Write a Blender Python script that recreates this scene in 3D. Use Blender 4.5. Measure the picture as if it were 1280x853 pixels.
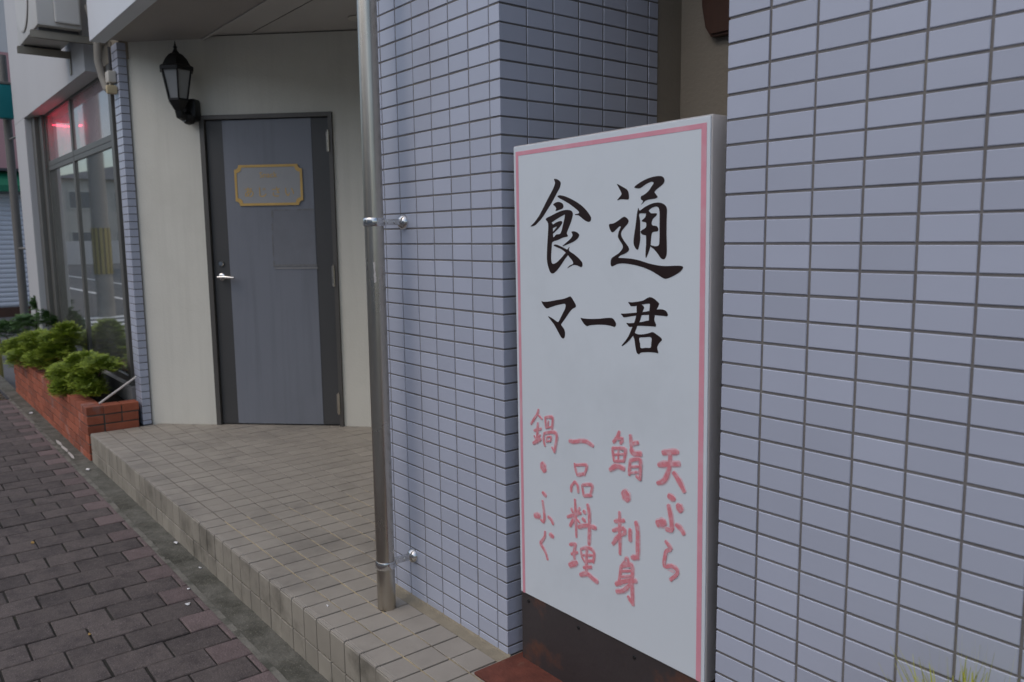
import bpy, bmesh, math, random
from mathutils import Vector, Matrix, noise
from mathutils.geometry import tessellate_polygon

random.seed(7)
R = math.radians
scene = bpy.context.scene
for o in list(bpy.data.objects):
    bpy.data.objects.remove(o, do_unlink=True)
COL = scene.collection

# ------------------------------------------------------------------ camera
# world: x along the facade (towards the viewer's right), y into the building, z up; pavement at z = 0
cam_d = bpy.data.cameras.new('camera')
cam = bpy.data.objects.new('camera', cam_d)
COL.objects.link(cam)
cam_d.sensor_width = 36.0
cam_d.lens = 36.0 * 1015.09 / 1280.0
cam_d.clip_start = 0.05
cam_d.clip_end = 600
CAM = Vector((1.8127, -1.4097, 1.4406))
rt = Vector((0.623455, 0.781760, -0.012485))
up = Vector((-0.092087, 0.089278, 0.991741))
fw = Vector((-0.776418, 0.617156, -0.127651))
m = Matrix((( rt.x, up.x, -fw.x, CAM.x), (rt.y, up.y, -fw.y, CAM.y), (rt.z, up.z, -fw.z, CAM.z), (0, 0, 0, 1)))
cam.matrix_world = m
cam_d.dof.use_dof = True
cam_d.dof.focus_distance = 2.3
cam_d.dof.aperture_fstop = 5.6
scene.camera = cam

# ------------------------------------------------------------------ overcast daylight
SUN_EL, SUN_AZ = R(50), R(180)         # azimuth measured from +y towards +x
world = bpy.data.worlds.new('World')
scene.world = world
world.use_nodes = True
wn = world.node_tree
wn.nodes.clear()
sky = wn.nodes.new('ShaderNodeTexSky')
sky.sky_type = 'NISHITA'
sky.sun_disc = False
sky.sun_elevation = SUN_EL
sky.sun_rotation = SUN_AZ
sky.air_density = 1.0
sky.dust_density = 2.4
sky.ozone_density = 1.0
bg = wn.nodes.new('ShaderNodeBackground')
bg.inputs[1].default_value = 0.10
wo = wn.nodes.new('ShaderNodeOutputWorld')
wn.links.new(sky.outputs[0], bg.inputs[0])
wn.links.new(bg.outputs[0], wo.inputs[0])
sun_d = bpy.data.lights.new('sun', 'SUN')
sun_d.energy = 0.5
sun_d.angle = R(110)
sun_d.color = (1.0, 0.98, 0.96)
sun = bpy.data.objects.new('sun', sun_d)
COL.objects.link(sun)
sdir = Vector((math.sin(SUN_AZ) * math.cos(SUN_EL), math.cos(SUN_AZ) * math.cos(SUN_EL), math.sin(SUN_EL)))
sun.rotation_euler = sdir.to_track_quat('Z', 'Y').to_euler()
sun.location = sdir * 30
vs = scene.view_settings
vs.view_transform = 'Standard'
vs.look = 'None'
vs.exposure = 0.47
vs.gamma = 1.0
vs.use_curve_mapping = False
scene.cycles.max_bounces = 8
scene.cycles.diffuse_bounces = 4

# ------------------------------------------------------------------ helpers
class MB:
    """collects shapes into one mesh"""
    def __init__(s):
        s.v = []; s.f = []
    def add(s, vs, fs):
        b = len(s.v)
        s.v += [tuple(v) for v in vs]
        s.f += [tuple(i + b for i in f) for f in fs]
        return s
    def box(s, x0, x1, y0, y1, z0, z1):
        return s.add([(x0,y0,z0),(x1,y0,z0),(x1,y1,z0),(x0,y1,z0),(x0,y0,z1),(x1,y0,z1),(x1,y1,z1),(x0,y1,z1)],
                     [(0,3,2,1),(4,5,6,7),(0,1,5,4),(1,2,6,5),(2,3,7,6),(3,0,4,7)])
    def bbox(s, x0, x1, y0, y1, z0, z1, b=0.003):
        """box with chamfered edges"""
        bm = bmesh.new()
        bmesh.ops.create_cube(bm, size=1)
        for v in bm.verts:
            v.co = Vector(((x0+x1)/2 + v.co.x*(x1-x0), (y0+y1)/2 + v.co.y*(y1-y0), (z0+z1)/2 + v.co.z*(z1-z0)))
        bmesh.ops.bevel(bm, geom=bm.edges[:], offset=b, segments=2, affect='EDGES', profile=0.6)
        s.bm(bm)
        return s
    def bm(s, bm, mat=None):
        bm.verts.index_update()
        vs = [(mat @ v.co if mat else v.co) for v in bm.verts]
        s.add(vs, [[v.index for v in f.verts] for f in bm.faces])
        bm.free()
        return s
    def tube(s, pts, r, n=12, cap=True):
        pts = [Vector(p) for p in pts]
        rs = r if isinstance(r, (list, tuple)) else [r]*len(pts)
        rings = []
        prev = None
        for i, p in enumerate(pts):
            d = (pts[min(i+1, len(pts)-1)] - pts[max(i-1, 0)]).normalized()
            if prev is None:
                a = d.orthogonal().normalized()
            else:
                a = (prev - d * prev.dot(d)).normalized()
            prev = a
            b = d.cross(a)
            rings.append([p + (a*math.cos(2*math.pi*k/n) + b*math.sin(2*math.pi*k/n))*rs[i] for k in range(n)])
        vs = [v for rg in rings for v in rg]
        fs = []
        for i in range(len(pts)-1):
            for k in range(n):
                fs.append((i*n+k, i*n+(k+1) % n, (i+1)*n+(k+1) % n, (i+1)*n+k))
        if cap:
            fs.append(tuple(range(n-1, -1, -1)))
            fs.append(tuple((len(pts)-1)*n + k for k in range(n)))
        return s.add(vs, fs)
    def lathe(s, prof, c, n=24, axis='Z', rot=0.0):
        """prof: (radius, height) list round an axis through c"""
        vs = []; fs = []
        for r, h in prof:
            for k in range(n):
                a = 2*math.pi*k/n + rot
                p = (r*math.cos(a), r*math.sin(a), h)
                if axis == 'Y': p = (p[0], -p[2], p[1])
                if axis == 'X': p = (p[2], p[0], p[1])
                vs.append((c[0]+p[0], c[1]+p[1], c[2]+p[2]))
        for i in range(len(prof)-1):
            for k in range(n):
                fs.append((i*n+k, i*n+(k+1) % n, (i+1)*n+(k+1) % n, (i+1)*n+k))
        fs.append(tuple(range(n-1, -1, -1)))
        fs.append(tuple((len(prof)-1)*n + k for k in range(n)))
        return s.add(vs, fs)
    def prism(s, poly, z0, z1):
        n = len(poly)
        vs = [(x, y, z0) for x, y in poly] + [(x, y, z1) for x, y in poly]
        fs = [tuple(range(n-1, -1, -1)), tuple(range(n, 2*n))]
        for k in range(n):
            fs.append((k, (k+1) % n, n+(k+1) % n, n+k))
        return s.add(vs, fs)
    def mesh(s, name, mat, smooth=False):
        me = bpy.data.meshes.new(name)
        me.from_pydata(s.v, [], s.f)
        bm = bmesh.new(); bm.from_mesh(me)
        bmesh.ops.recalc_face_normals(bm, faces=bm.faces[:])
        bm.to_mesh(me); bm.free()
        if mat: me.materials.append(mat)
        if smooth:
            me.polygons.foreach_set('use_smooth', [True]*len(me.polygons))
            try: me.set_sharp_from_angle(angle=R(40))
            except Exception: pass
        return me
    def build(s, name, mat, parent=None, smooth=False):
        return put(name, s.mesh(name, mat, smooth), parent)

def put(name, me, parent=None, loc=None, rot=None):
    o = bpy.data.objects.new(name, me)
    COL.objects.link(o)
    if loc is not None: o.location = loc
    if rot is not None: o.rotation_euler = rot
    if parent is not None:
        o.parent = parent
        o.matrix_parent_inverse = Matrix.Translation(-root_loc(parent))
    return o
def root_loc(o):
    v = Vector((0, 0, 0))
    if o.type == 'EMPTY':
        v = v + o.location
    return v
def thing(name, label, cat, loc=(0, 0, 0), group=None):
    o = bpy.data.objects.new(name, None)
    COL.objects.link(o)
    o.location = loc
    o.empty_display_size = 0.1
    return tag(o, label, cat, group)
def tag(o, label=None, cat=None, group=None, kind=None):
    if label: o['label'] = label
    if cat: o['category'] = cat
    if group: o['group'] = group
    if kind: o['kind'] = kind
    return o

# ------------------------------------------------------------------ materials
def mat(name, col, rough=0.6, metal=0.0, var=0.0, scale=8.0, bump=0.0, bscale=60.0, spec=0.5, piece=0.0,
        col2=None, c2scale=3.0, c2lo=0.5, c2hi=0.7, rvar=0.0, stretch=None, coat=0.0, speck=None, sscale=260.0, streak=None, translucent=0.0):
    """principled surface: noise mottling (var), blotches of a second colour (col2), per-piece shift (piece), fine relief (bump)"""
    mt = bpy.data.materials.new(name)
    mt.use_nodes = True
    nt = mt.node_tree
    N = nt.nodes.new; L = nt.links.new
    p = nt.nodes['Principled BSDF']
    p.inputs['Roughness'].default_value = rough
    p.inputs['Metallic'].default_value = metal
    p.inputs['Specular IOR Level'].default_value = spec
    p.inputs['Coat Weight'].default_value = coat
    tc = N('ShaderNodeNewGeometry')
    vec = tc.outputs['Position']
    if stretch:
        mp = N('ShaderNodeVectorMath'); mp.operation = 'MULTIPLY'
        mp.inputs[1].default_value = stretch
        L(vec, mp.inputs[0]); vec = mp.outputs[0]
    cur = N('ShaderNodeRGB'); cur.outputs[0].default_value = (*col, 1)
    out = cur.outputs[0]
    if col2:
        nz = N('ShaderNodeTexNoise'); nz.inputs['Scale'].default_value = c2scale; nz.inputs['Detail'].default_value = 8
        nz.inputs['Roughness'].default_value = 0.65
        L(vec, nz.inputs['Vector'])
        mr = N('ShaderNodeMapRange'); mr.inputs['From Min'].default_value = c2lo; mr.inputs['From Max'].default_value = c2hi
        L(nz.outputs['Fac'], mr.inputs['Value'])
        mx = N('ShaderNodeMix'); mx.data_type = 'RGBA'
        L(mr.outputs[0], mx.inputs['Factor']); L(out, mx.inputs['A']); mx.inputs['B'].default_value = (*col2, 1)
        out = mx.outputs['Result']
    if streak:                                 # rain and dirt runs, drawn out vertically
        sm = N('ShaderNodeVectorMath'); sm.operation = 'MULTIPLY'; sm.inputs[1].default_value = (14, 14, 0.7)
        L(tc.outputs['Position'], sm.inputs[0])
        nz = N('ShaderNodeTexNoise'); nz.inputs['Scale'].default_value = 1.0; nz.inputs['Detail'].default_value = 7; nz.inputs['Roughness'].default_value = 0.6
        L(sm.outputs[0], nz.inputs['Vector'])
        mr = N('ShaderNodeMapRange'); mr.inputs['From Min'].default_value = 0.50; mr.inputs['From Max'].default_value = 0.80
        L(nz.outputs['Fac'], mr.inputs['Value'])
        mx = N('ShaderNodeMix'); mx.data_type = 'RGBA'
        L(mr.outputs[0], mx.inputs['Factor']); L(out, mx.inputs['A']); mx.inputs['B'].default_value = (*streak, 1)
        out = mx.outputs['Result']
    if speck:
        nz = N('ShaderNodeTexNoise'); nz.inputs['Scale'].default_value = sscale; nz.inputs['Detail'].default_value = 2
        L(vec, nz.inputs['Vector'])
        mr = N('ShaderNodeMapRange'); mr.inputs['From Min'].default_value = 0.60; mr.inputs['From Max'].default_value = 0.72
        L(nz.outputs['Fac'], mr.inputs['Value'])
        mx = N('ShaderNodeMix'); mx.data_type = 'RGBA'
        L(mr.outputs[0], mx.inputs['Factor']); L(out, mx.inputs['A']); mx.inputs['B'].default_value = (*speck, 1)
        out = mx.outputs['Result']
    if var > 0 or piece > 0:
        hs = N('ShaderNodeHueSaturation')
        L(out, hs.inputs['Color'])
        val = N('ShaderNodeValue'); val.outputs[0].default_value = 1.0
        acc = val.outputs[0]
        if var > 0:
            nz = N('ShaderNodeTexNoise'); nz.inputs['Scale'].default_value = scale; nz.inputs['Detail'].default_value = 6
            L(vec, nz.inputs['Vector'])
            ma = N('ShaderNodeMath'); ma.operation = 'MULTIPLY_ADD'
            L(nz.outputs['Fac'], ma.inputs[0]); ma.inputs[1].default_value = 2*var; ma.inputs[2].default_value = 1 - var
            acc = ma.outputs[0]
        if piece > 0:
            oi = N('ShaderNodeObjectInfo'); ad = N('ShaderNodeMath'); ad.operation = 'ADD'
            L(oi.outputs['Random'], ad.inputs[0]); L(tc.outputs['Random Per Island'], ad.inputs[1])
            fr = N('ShaderNodeMath'); fr.operation = 'FRACT'; L(ad.outputs[0], fr.inputs[0])
            ma = N('ShaderNodeMath'); ma.operation = 'MULTIPLY_ADD'
            L(fr.outputs[0], ma.inputs[0]); ma.inputs[1].default_value = 2*piece; ma.inputs[2].default_value = -piece
            a2 = N('ShaderNodeMath'); a2.operation = 'ADD'
            L(ma.outputs[0], a2.inputs[0]); L(acc, a2.inputs[1]); acc = a2.outputs[0]
        L(acc, hs.inputs['Value'])
        out = hs.outputs[0]
    L(out, p.inputs['Base Color'])
    if translucent > 0:
        tl = N('ShaderNodeBsdfTranslucent'); L(out, tl.inputs['Color'])
        ms = N('ShaderNodeMixShader'); ms.inputs[0].default_value = translucent
        L(p.outputs[0], ms.inputs[1]); L(tl.outputs[0], ms.inputs[2]); L(ms.outputs[0], nt.nodes['Material Output'].inputs['Surface'])
    if rvar > 0:
        nz = N('ShaderNodeTexNoise'); nz.inputs['Scale'].default_value = scale*1.7; nz.inputs['Detail'].default_value = 5
        L(vec, nz.inputs['Vector'])
        ma = N('ShaderNodeMath'); ma.operation = 'MULTIPLY_ADD'
        L(nz.outputs['Fac'], ma.inputs[0]); ma.inputs[1].default_value = 2*rvar; ma.inputs[2].default_value = rough - rvar
        L(ma.outputs[0], p.inputs['Roughness'])
    if bump > 0:
        nz = N('ShaderNodeTexNoise'); nz.inputs['Scale'].default_value = bscale; nz.inputs['Detail'].default_value = 6
        L(vec, nz.inputs['Vector'])
        bp = N('ShaderNodeBump'); bp.inputs['Strength'].default_value = 1.0; bp.inputs['Distance'].default_value = bump
        L(nz.outputs['Fac'], bp.inputs['Height']); L(bp.outputs[0], p.inputs['Normal'])
    return mt

def glass_mat(name, tint=(0.80, 0.84, 0.84), f0=0.34, haze=0.15, hazecol=(0.66, 0.66, 0.62)):  # milky brightness of the reflections is painted into the pane as diffuse colour
    """thin pane: mirror reflection by the angle of view (Schlick), a brightening film on it, the rest passes through"""
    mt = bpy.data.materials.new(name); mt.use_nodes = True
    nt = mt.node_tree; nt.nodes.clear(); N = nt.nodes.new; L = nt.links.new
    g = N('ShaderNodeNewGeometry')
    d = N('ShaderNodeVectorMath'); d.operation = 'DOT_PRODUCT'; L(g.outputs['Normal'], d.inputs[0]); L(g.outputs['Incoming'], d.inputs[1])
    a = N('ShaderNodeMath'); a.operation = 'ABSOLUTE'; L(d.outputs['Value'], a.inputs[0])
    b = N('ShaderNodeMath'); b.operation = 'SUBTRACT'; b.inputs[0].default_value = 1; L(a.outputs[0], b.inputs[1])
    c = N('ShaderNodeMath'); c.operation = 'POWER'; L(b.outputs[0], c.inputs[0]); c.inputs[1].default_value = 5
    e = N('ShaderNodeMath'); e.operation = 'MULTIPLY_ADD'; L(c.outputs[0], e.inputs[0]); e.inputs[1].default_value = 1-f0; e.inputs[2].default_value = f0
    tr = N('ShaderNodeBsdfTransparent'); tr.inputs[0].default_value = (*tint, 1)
    df = N('ShaderNodeBsdfDiffuse'); df.inputs[0].default_value = (*hazecol, 1)
    tl = N('ShaderNodeBsdfTranslucent'); tl.inputs[0].default_value = (*hazecol, 1)
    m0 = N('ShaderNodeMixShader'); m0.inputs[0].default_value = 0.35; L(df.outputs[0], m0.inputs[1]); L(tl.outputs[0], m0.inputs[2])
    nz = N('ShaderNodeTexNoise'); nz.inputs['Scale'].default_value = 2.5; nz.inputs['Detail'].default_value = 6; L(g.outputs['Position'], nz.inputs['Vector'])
    fm = N('ShaderNodeMath'); fm.operation = 'MULTIPLY'; L(nz.outputs['Fac'], fm.inputs[0]); fm.inputs[1].default_value = 2*haze
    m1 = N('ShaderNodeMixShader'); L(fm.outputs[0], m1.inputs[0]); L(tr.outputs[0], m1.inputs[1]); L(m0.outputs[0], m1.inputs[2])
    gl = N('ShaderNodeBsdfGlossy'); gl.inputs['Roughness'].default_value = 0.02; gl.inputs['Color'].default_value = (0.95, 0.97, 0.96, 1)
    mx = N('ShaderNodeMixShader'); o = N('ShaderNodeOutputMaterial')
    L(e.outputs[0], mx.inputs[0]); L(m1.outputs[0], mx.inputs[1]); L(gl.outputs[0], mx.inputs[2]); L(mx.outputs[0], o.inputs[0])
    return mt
def emit_mat(name, col, s):
    mt = bpy.data.materials.new(name); mt.use_nodes = True
    p = mt.node_tree.nodes['Principled BSDF']
    p.inputs['Base Color'].default_value = (*col, 1); p.inputs['Emission Color'].default_value = (*col, 1)
    p.inputs['Emission Strength'].default_value = s
    return mt

M = {}
M['tile'] = mat('glazed_lilac_tile', (0.438, 0.472, 0.565), 0.30, var=0.04, scale=5, piece=0.06, bump=0.0006, bscale=14)
M['grout'] = mat('dark_grout', (0.172, 0.163, 0.157), 0.9, var=0.28, scale=14, bump=0.001, bscale=200, col2=(0.225, 0.21, 0.175), c2scale=5, c2lo=0.55, c2hi=0.75)
M['floor_tile'] = mat('beige_floor_tile', (0.335, 0.303, 0.256), 0.6, var=0.14, scale=14, piece=0.055, bump=0.0007, bscale=160, col2=(0.17, 0.155, 0.135), c2scale=2.2, c2lo=0.5, c2hi=0.8)
M['riser_tile'] = mat('beige_riser_tile', (0.31, 0.283, 0.23), 0.6, var=0.22, scale=9, piece=0.12, bump=0.0007, bscale=160, col2=(0.12, 0.11, 0.085), c2scale=5, c2lo=0.5, c2hi=0.75)
M['floor_grout'] = mat('dark_floor_grout', (0.070, 0.061, 0.050), 0.95, var=0.3, scale=20, bump=0.001, bscale=150)
M['tan_grout'] = mat('tan_floor_grout', (0.13, 0.11, 0.085), 0.95, var=0.2, scale=20, bump=0.001, bscale=150, col2=(0.50, 0.41, 0.24), c2scale=3.2, c2lo=0.38, c2hi=0.52)
M['skirt'] = mat('tan_mortar_fillet', (0.27, 0.235, 0.17), 0.95, var=0.3, scale=25, bump=0.002, bscale=120)
M['paver'] = mat('purple_brown_paver', (0.106, 0.087, 0.079), 0.85, var=0.34, scale=45, piece=0.2, bump=0.004, bscale=110, col2=(0.058, 0.047, 0.045), c2scale=9, c2lo=0.45, c2hi=0.7, speck=(0.20, 0.165, 0.16), sscale=230)
M['paver_pink'] = mat('dusty_pink_paver', (0.158, 0.118, 0.112), 0.85, var=0.25, scale=26, piece=0.15, bump=0.004, bscale=110, col2=(0.10, 0.075, 0.07), c2scale=9, c2lo=0.5, c2hi=0.8, speck=(0.27, 0.20, 0.195), sscale=230)
M['joint'] = mat('mossy_sand_joint', (0.030, 0.027, 0.021), 0.95, var=0.3, scale=30, bump=0.003, bscale=120, col2=(0.036, 0.040, 0.014), c2scale=6, c2lo=0.55, c2hi=0.7)
M['gutter'] = mat('mossy_gutter_concrete', (0.14, 0.134, 0.11), 0.9, var=0.45, scale=22, bump=0.005, bscale=70, col2=(0.060, 0.058, 0.042), c2scale=6, c2lo=0.42, c2hi=0.66, speck=(0.20, 0.19, 0.15), sscale=150)
M['asphalt'] = mat('asphalt', (0.11, 0.112, 0.113), 0.9, var=0.2, scale=4, bump=0.003, bscale=120)
M['cement'] = mat('pale_cement_edge', (0.20, 0.19, 0.16), 0.95, var=0.4, scale=18, bump=0.003, bscale=90, col2=(0.09, 0.09, 0.07), c2scale=7, c2lo=0.45, c2hi=0.62)
M['kerb'] = mat('kerb_concrete', (0.30, 0.29, 0.27), 0.9, var=0.2, scale=5, bump=0.002, bscale=80)
M['paint'] = mat('road_paint', (0.75, 0.75, 0.73), 0.7, var=0.12, scale=6)
M['plaster'] = mat('cream_painted_plaster', (0.66, 0.65, 0.575), 0.75, var=0.05, scale=2.5, bump=0.0015, bscale=90, col2=(0.59, 0.58, 0.505), c2scale=1.6, c2lo=0.5, c2hi=0.8, streak=(0.595, 0.585, 0.515))
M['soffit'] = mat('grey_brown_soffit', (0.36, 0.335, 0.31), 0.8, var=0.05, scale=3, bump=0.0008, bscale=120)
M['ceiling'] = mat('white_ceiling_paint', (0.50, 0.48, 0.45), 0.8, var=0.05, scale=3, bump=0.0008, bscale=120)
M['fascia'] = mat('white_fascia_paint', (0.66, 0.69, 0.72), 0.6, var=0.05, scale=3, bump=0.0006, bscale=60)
M['shopwall'] = mat('grey_white_wall_panel', (0.50, 0.50, 0.50), 0.65, var=0.06, scale=2, bump=0.001, bscale=50, stretch=(1, 1, 0.15))
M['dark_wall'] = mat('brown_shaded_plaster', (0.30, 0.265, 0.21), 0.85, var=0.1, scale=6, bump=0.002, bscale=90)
M['steel'] = mat('stainless_steel', (0.60, 0.56, 0.49), 0.27, 1.0, var=0.14, scale=5, rvar=0.08, bump=0.0003, bscale=40, stretch=(1, 1, 0.25), col2=(0.38, 0.33, 0.26), c2scale=4, c2lo=0.45, c2hi=0.8)
M['chrome'] = mat('polished_clamp_steel', (0.66, 0.65, 0.63), 0.16, 1.0, var=0.1, scale=30)
M['door_blue'] = mat('slate_blue_door_paint', (0.188, 0.203, 0.234), 0.40, var=0.07, scale=3, col2=(0.160, 0.173, 0.20), c2scale=2.2, c2lo=0.5, c2hi=0.75, bump=0.0004, bscale=30, stretch=(1, 1, 0.5), streak=(0.152, 0.165, 0.19))
M['door_dark'] = mat('charcoal_door_paint', (0.060, 0.061, 0.061), 0.45, var=0.12, scale=4)
M['frame'] = mat('brown_grey_door_frame', (0.105, 0.100, 0.092), 0.45, 0.3, var=0.12, scale=6)
M['plaque'] = mat('grey_plaque', (0.31, 0.32, 0.325), 0.5, var=0.05)
M['gold'] = mat('dull_gold_trim', (0.55, 0.36, 0.11), 0.5, 0.0, var=0.2, scale=12)
M['residue'] = mat('tape_residue', (0.17, 0.175, 0.18), 0.85, var=0.4, scale=50)
M['patch'] = mat('cleaner_door_patch', (0.162, 0.174, 0.198), 0.6, var=0.12, scale=14)
M['black'] = mat('black_lantern_metal', (0.012, 0.012, 0.012), 0.45, 0.2, var=0.2, bump=0.0005, bscale=60)
M['frost'] = mat('frosted_lantern_glass', (0.30, 0.31, 0.31), 0.35, var=0.08, scale=20)
M['acrylic'] = mat('white_acrylic_sign_face', (0.73, 0.79, 0.83), 0.26, var=0.02, scale=2, bump=0.0003, bscale=5, col2=(0.655, 0.71, 0.745), c2scale=2.5, c2lo=0.5, c2hi=0.8, translucent=0.08)
M['acrylic_edge'] = mat('weathered_sign_edge', (0.86, 0.84, 0.83), 0.5, var=0.06, scale=6, stretch=(1, 1, 0.3), col2=(0.66, 0.63, 0.61), c2scale=5, c2lo=0.5, c2hi=0.8, translucent=0.6)
M['ink'] = mat('dark_brown_lettering', (0.020, 0.009, 0.008), 0.35, var=0.15, scale=20)
M['pink'] = mat('faded_red_lettering', (0.70, 0.235, 0.27), 0.5, var=0.15, scale=60, col2=(0.71, 0.50, 0.54), c2scale=70, c2lo=0.46, c2hi=0.72)
M['pink_fade'] = mat('faded_pink_edge_of_lettering', (0.715, 0.50, 0.54), 0.5, var=0.1, scale=60, col2=(0.71, 0.66, 0.70), c2scale=80, c2lo=0.45, c2hi=0.7)
M['pink_line'] = mat('pink_border_print', (0.72, 0.31, 0.38), 0.4, var=0.10, scale=12, col2=(0.72, 0.44, 0.49), c2scale=9, c2lo=0.5, c2hi=0.75)
M['sign_base'] = mat('dark_rusty_sheet', (0.055, 0.046, 0.046), 0.55, 0.2, var=0.25, scale=6, rvar=0.12, bump=0.0008, bscale=50, col2=(0.16, 0.066, 0.038), c2scale=5, c2lo=0.50, c2hi=0.66)
M['rust'] = mat('red_rust_plate', (0.15, 0.043, 0.026), 0.8, var=0.6, scale=22, bump=0.002, bscale=90, col2=(0.24, 0.13, 0.085), c2scale=9, c2lo=0.52, c2hi=0.72)
M['bronze'] = mat('grey_bronze_window_frame', (0.17, 0.165, 0.15), 0.42, 0.5, var=0.08, scale=5)
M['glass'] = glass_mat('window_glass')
M['haze_glass'] = glass_mat('pink_haze_window_glass', f0=0.06, haze=0.42, hazecol=(0.70, 0.56, 0.59))  # pink colour paints sky reflection and neon tint into the upper panes
M['glow_backing'] = mat('pale_glow_backing', (0.72, 0.64, 0.65), 0.8, var=0.05)  # pinkish tone of the glow put into the backing colour
M['interior'] = mat('shop_interior', (0.22, 0.215, 0.20), 0.9, var=0.2, scale=2)
M['brick'] = mat('orange_red_brick', (0.33, 0.094, 0.048), 0.85, var=0.25, scale=16, piece=0.22, bump=0.0025, bscale=130, col2=(0.30, 0.21, 0.19), c2scale=5, c2lo=0.55, c2hi=0.75)
M['mortar'] = mat('brick_mortar', (0.115, 0.10, 0.082), 0.95, var=0.3, scale=20, bump=0.003, bscale=120)
M['soil'] = mat('planter_soil', (0.035, 0.026, 0.018), 1.0, var=0.4, scale=30, bump=0.01, bscale=60)
M['concrete'] = mat('grey_concrete_sill', (0.25, 0.245, 0.235), 0.9, var=0.2, scale=10, bump=0.002, bscale=80)
M['ac'] = mat('ivory_air_conditioner', (0.55, 0.54, 0.51), 0.5, var=0.05, scale=4)
M['ac_dark'] = mat('dark_grille', (0.05, 0.05, 0.052), 0.6)
M['galv'] = mat('tan_galvanised_bracket', (0.30, 0.275, 0.225), 0.55, 0.3, var=0.15, scale=14)
M['hose'] = mat('taped_refrigerant_hose', (0.25, 0.235, 0.205), 0.75, var=0.15, scale=25, bump=0.002, bscale=35)
M['ivory'] = mat('ivory_plastic', (0.55, 0.53, 0.47), 0.5, var=0.08)
M['cream'] = mat('cream_putty', (0.52, 0.43, 0.26), 0.7, var=0.15)
M['teal'] = mat('teal_sign_face', (0.005, 0.19, 0.20), 0.45, var=0.06)
M['green'] = mat('green_awning', (0.008, 0.15, 0.075), 0.6, var=0.1)
M['pinkwall'] = mat('pink_rendered_wall', (0.50, 0.28, 0.28), 0.8, var=0.08, scale=1.5)
M['white_wall'] = mat('off_white_wall', (0.62, 0.60, 0.58), 0.8, var=0.06, scale=1)
M['shutter'] = mat('white_roller_shutter', (0.62, 0.63, 0.66), 0.5, var=0.05, scale=3)
M['wood'] = mat('reddish_brown_wood', (0.075, 0.034, 0.02), 0.5, var=0.3, scale=9, stretch=(6, 1, 0.7))
M['beige_wall'] = mat('beige_house_wall', (0.50, 0.475, 0.42), 0.85, var=0.08, scale=0.8)
M['roof'] = mat('grey_roof', (0.12, 0.125, 0.135), 0.7, var=0.15, scale=2)
M['winglass'] = mat('dark_house_window', (0.16, 0.17, 0.175), 0.2)
M['pole'] = mat('utility_pole_concrete', (0.30, 0.28, 0.25), 0.85, var=0.1, scale=3)
M['yellow'] = mat('yellow_pole_guard', (0.38, 0.30, 0.09), 0.6)
M['blackstripe'] = mat('black_pole_guard', (0.02, 0.02, 0.02), 0.6)
M['paper'] = mat('white_scrap', (0.75, 0.75, 0.74), 0.8)
M['dryleaf'] = mat('dry_leaf', (0.32, 0.20, 0.06), 0.8, var=0.2, scale=80)
M['grey_pole'] = mat('grey_brown_downpipe', (0.17, 0.16, 0.145), 0.55, 0.2, var=0.1)
M['bark'] = mat('juniper_bark', (0.07, 0.045, 0.03), 0.9, var=0.3, scale=40)
M['adhesive'] = mat('grey_adhesive_strip', (0.26, 0.26, 0.26), 0.8, var=0.2, scale=30)
M['rod'] = mat('weathered_white_rod', (0.55, 0.52, 0.48), 0.6, var=0.15, scale=20)
M['neon'] = emit_mat('red_neon', (1.0, 0.03, 0.08), 12.0)

def leaf_mat(name, c0, c1):
    """juniper needles: c0 old growth, c1 yellow new tips; per-needle shift"""
    mt = bpy.data.materials.new(name); mt.use_nodes = True
    nt = mt.node_tree; N = nt.nodes.new; L = nt.links.new
    p = nt.nodes['Principled BSDF']; p.inputs['Roughness'].default_value = 0.6
    at = N('ShaderNodeAttribute'); at.attribute_name = 'age'
    g = N('ShaderNodeNewGeometry')
    mx = N('ShaderNodeMix'); mx.data_type = 'RGBA'; mx.inputs['A'].default_value = (*c0, 1); mx.inputs['B'].default_value = (*c1, 1)
    L(at.outputs['Fac'], mx.inputs['Factor'])
    hs = N('ShaderNodeHueSaturation'); L(mx.outputs['Result'], hs.inputs['Color'])
    ma = N('ShaderNodeMath'); ma.operation = 'MULTIPLY_ADD'; L(g.outputs['Random Per Island'], ma.inputs[0])
    ma.inputs[1].default_value = 0.7; ma.inputs[2].default_value = 0.65
    L(ma.outputs[0], hs.inputs['Value']); L(hs.outputs[0], p.inputs['Base Color'])
    p.inputs['Subsurface Weight'].default_value = 0.0
    return mt
M['juniper'] = leaf_mat('golden_juniper_needles', (0.055, 0.11, 0.012), (0.30, 0.385, 0.03))
M['tuft'] = leaf_mat('yellow_green_blades', (0.18, 0.25, 0.02), (0.52, 0.54, 0.05))
M['juniper_dark'] = leaf_mat('dark_juniper_needles', (0.026, 0.075, 0.022), (0.075, 0.16, 0.030))

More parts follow.
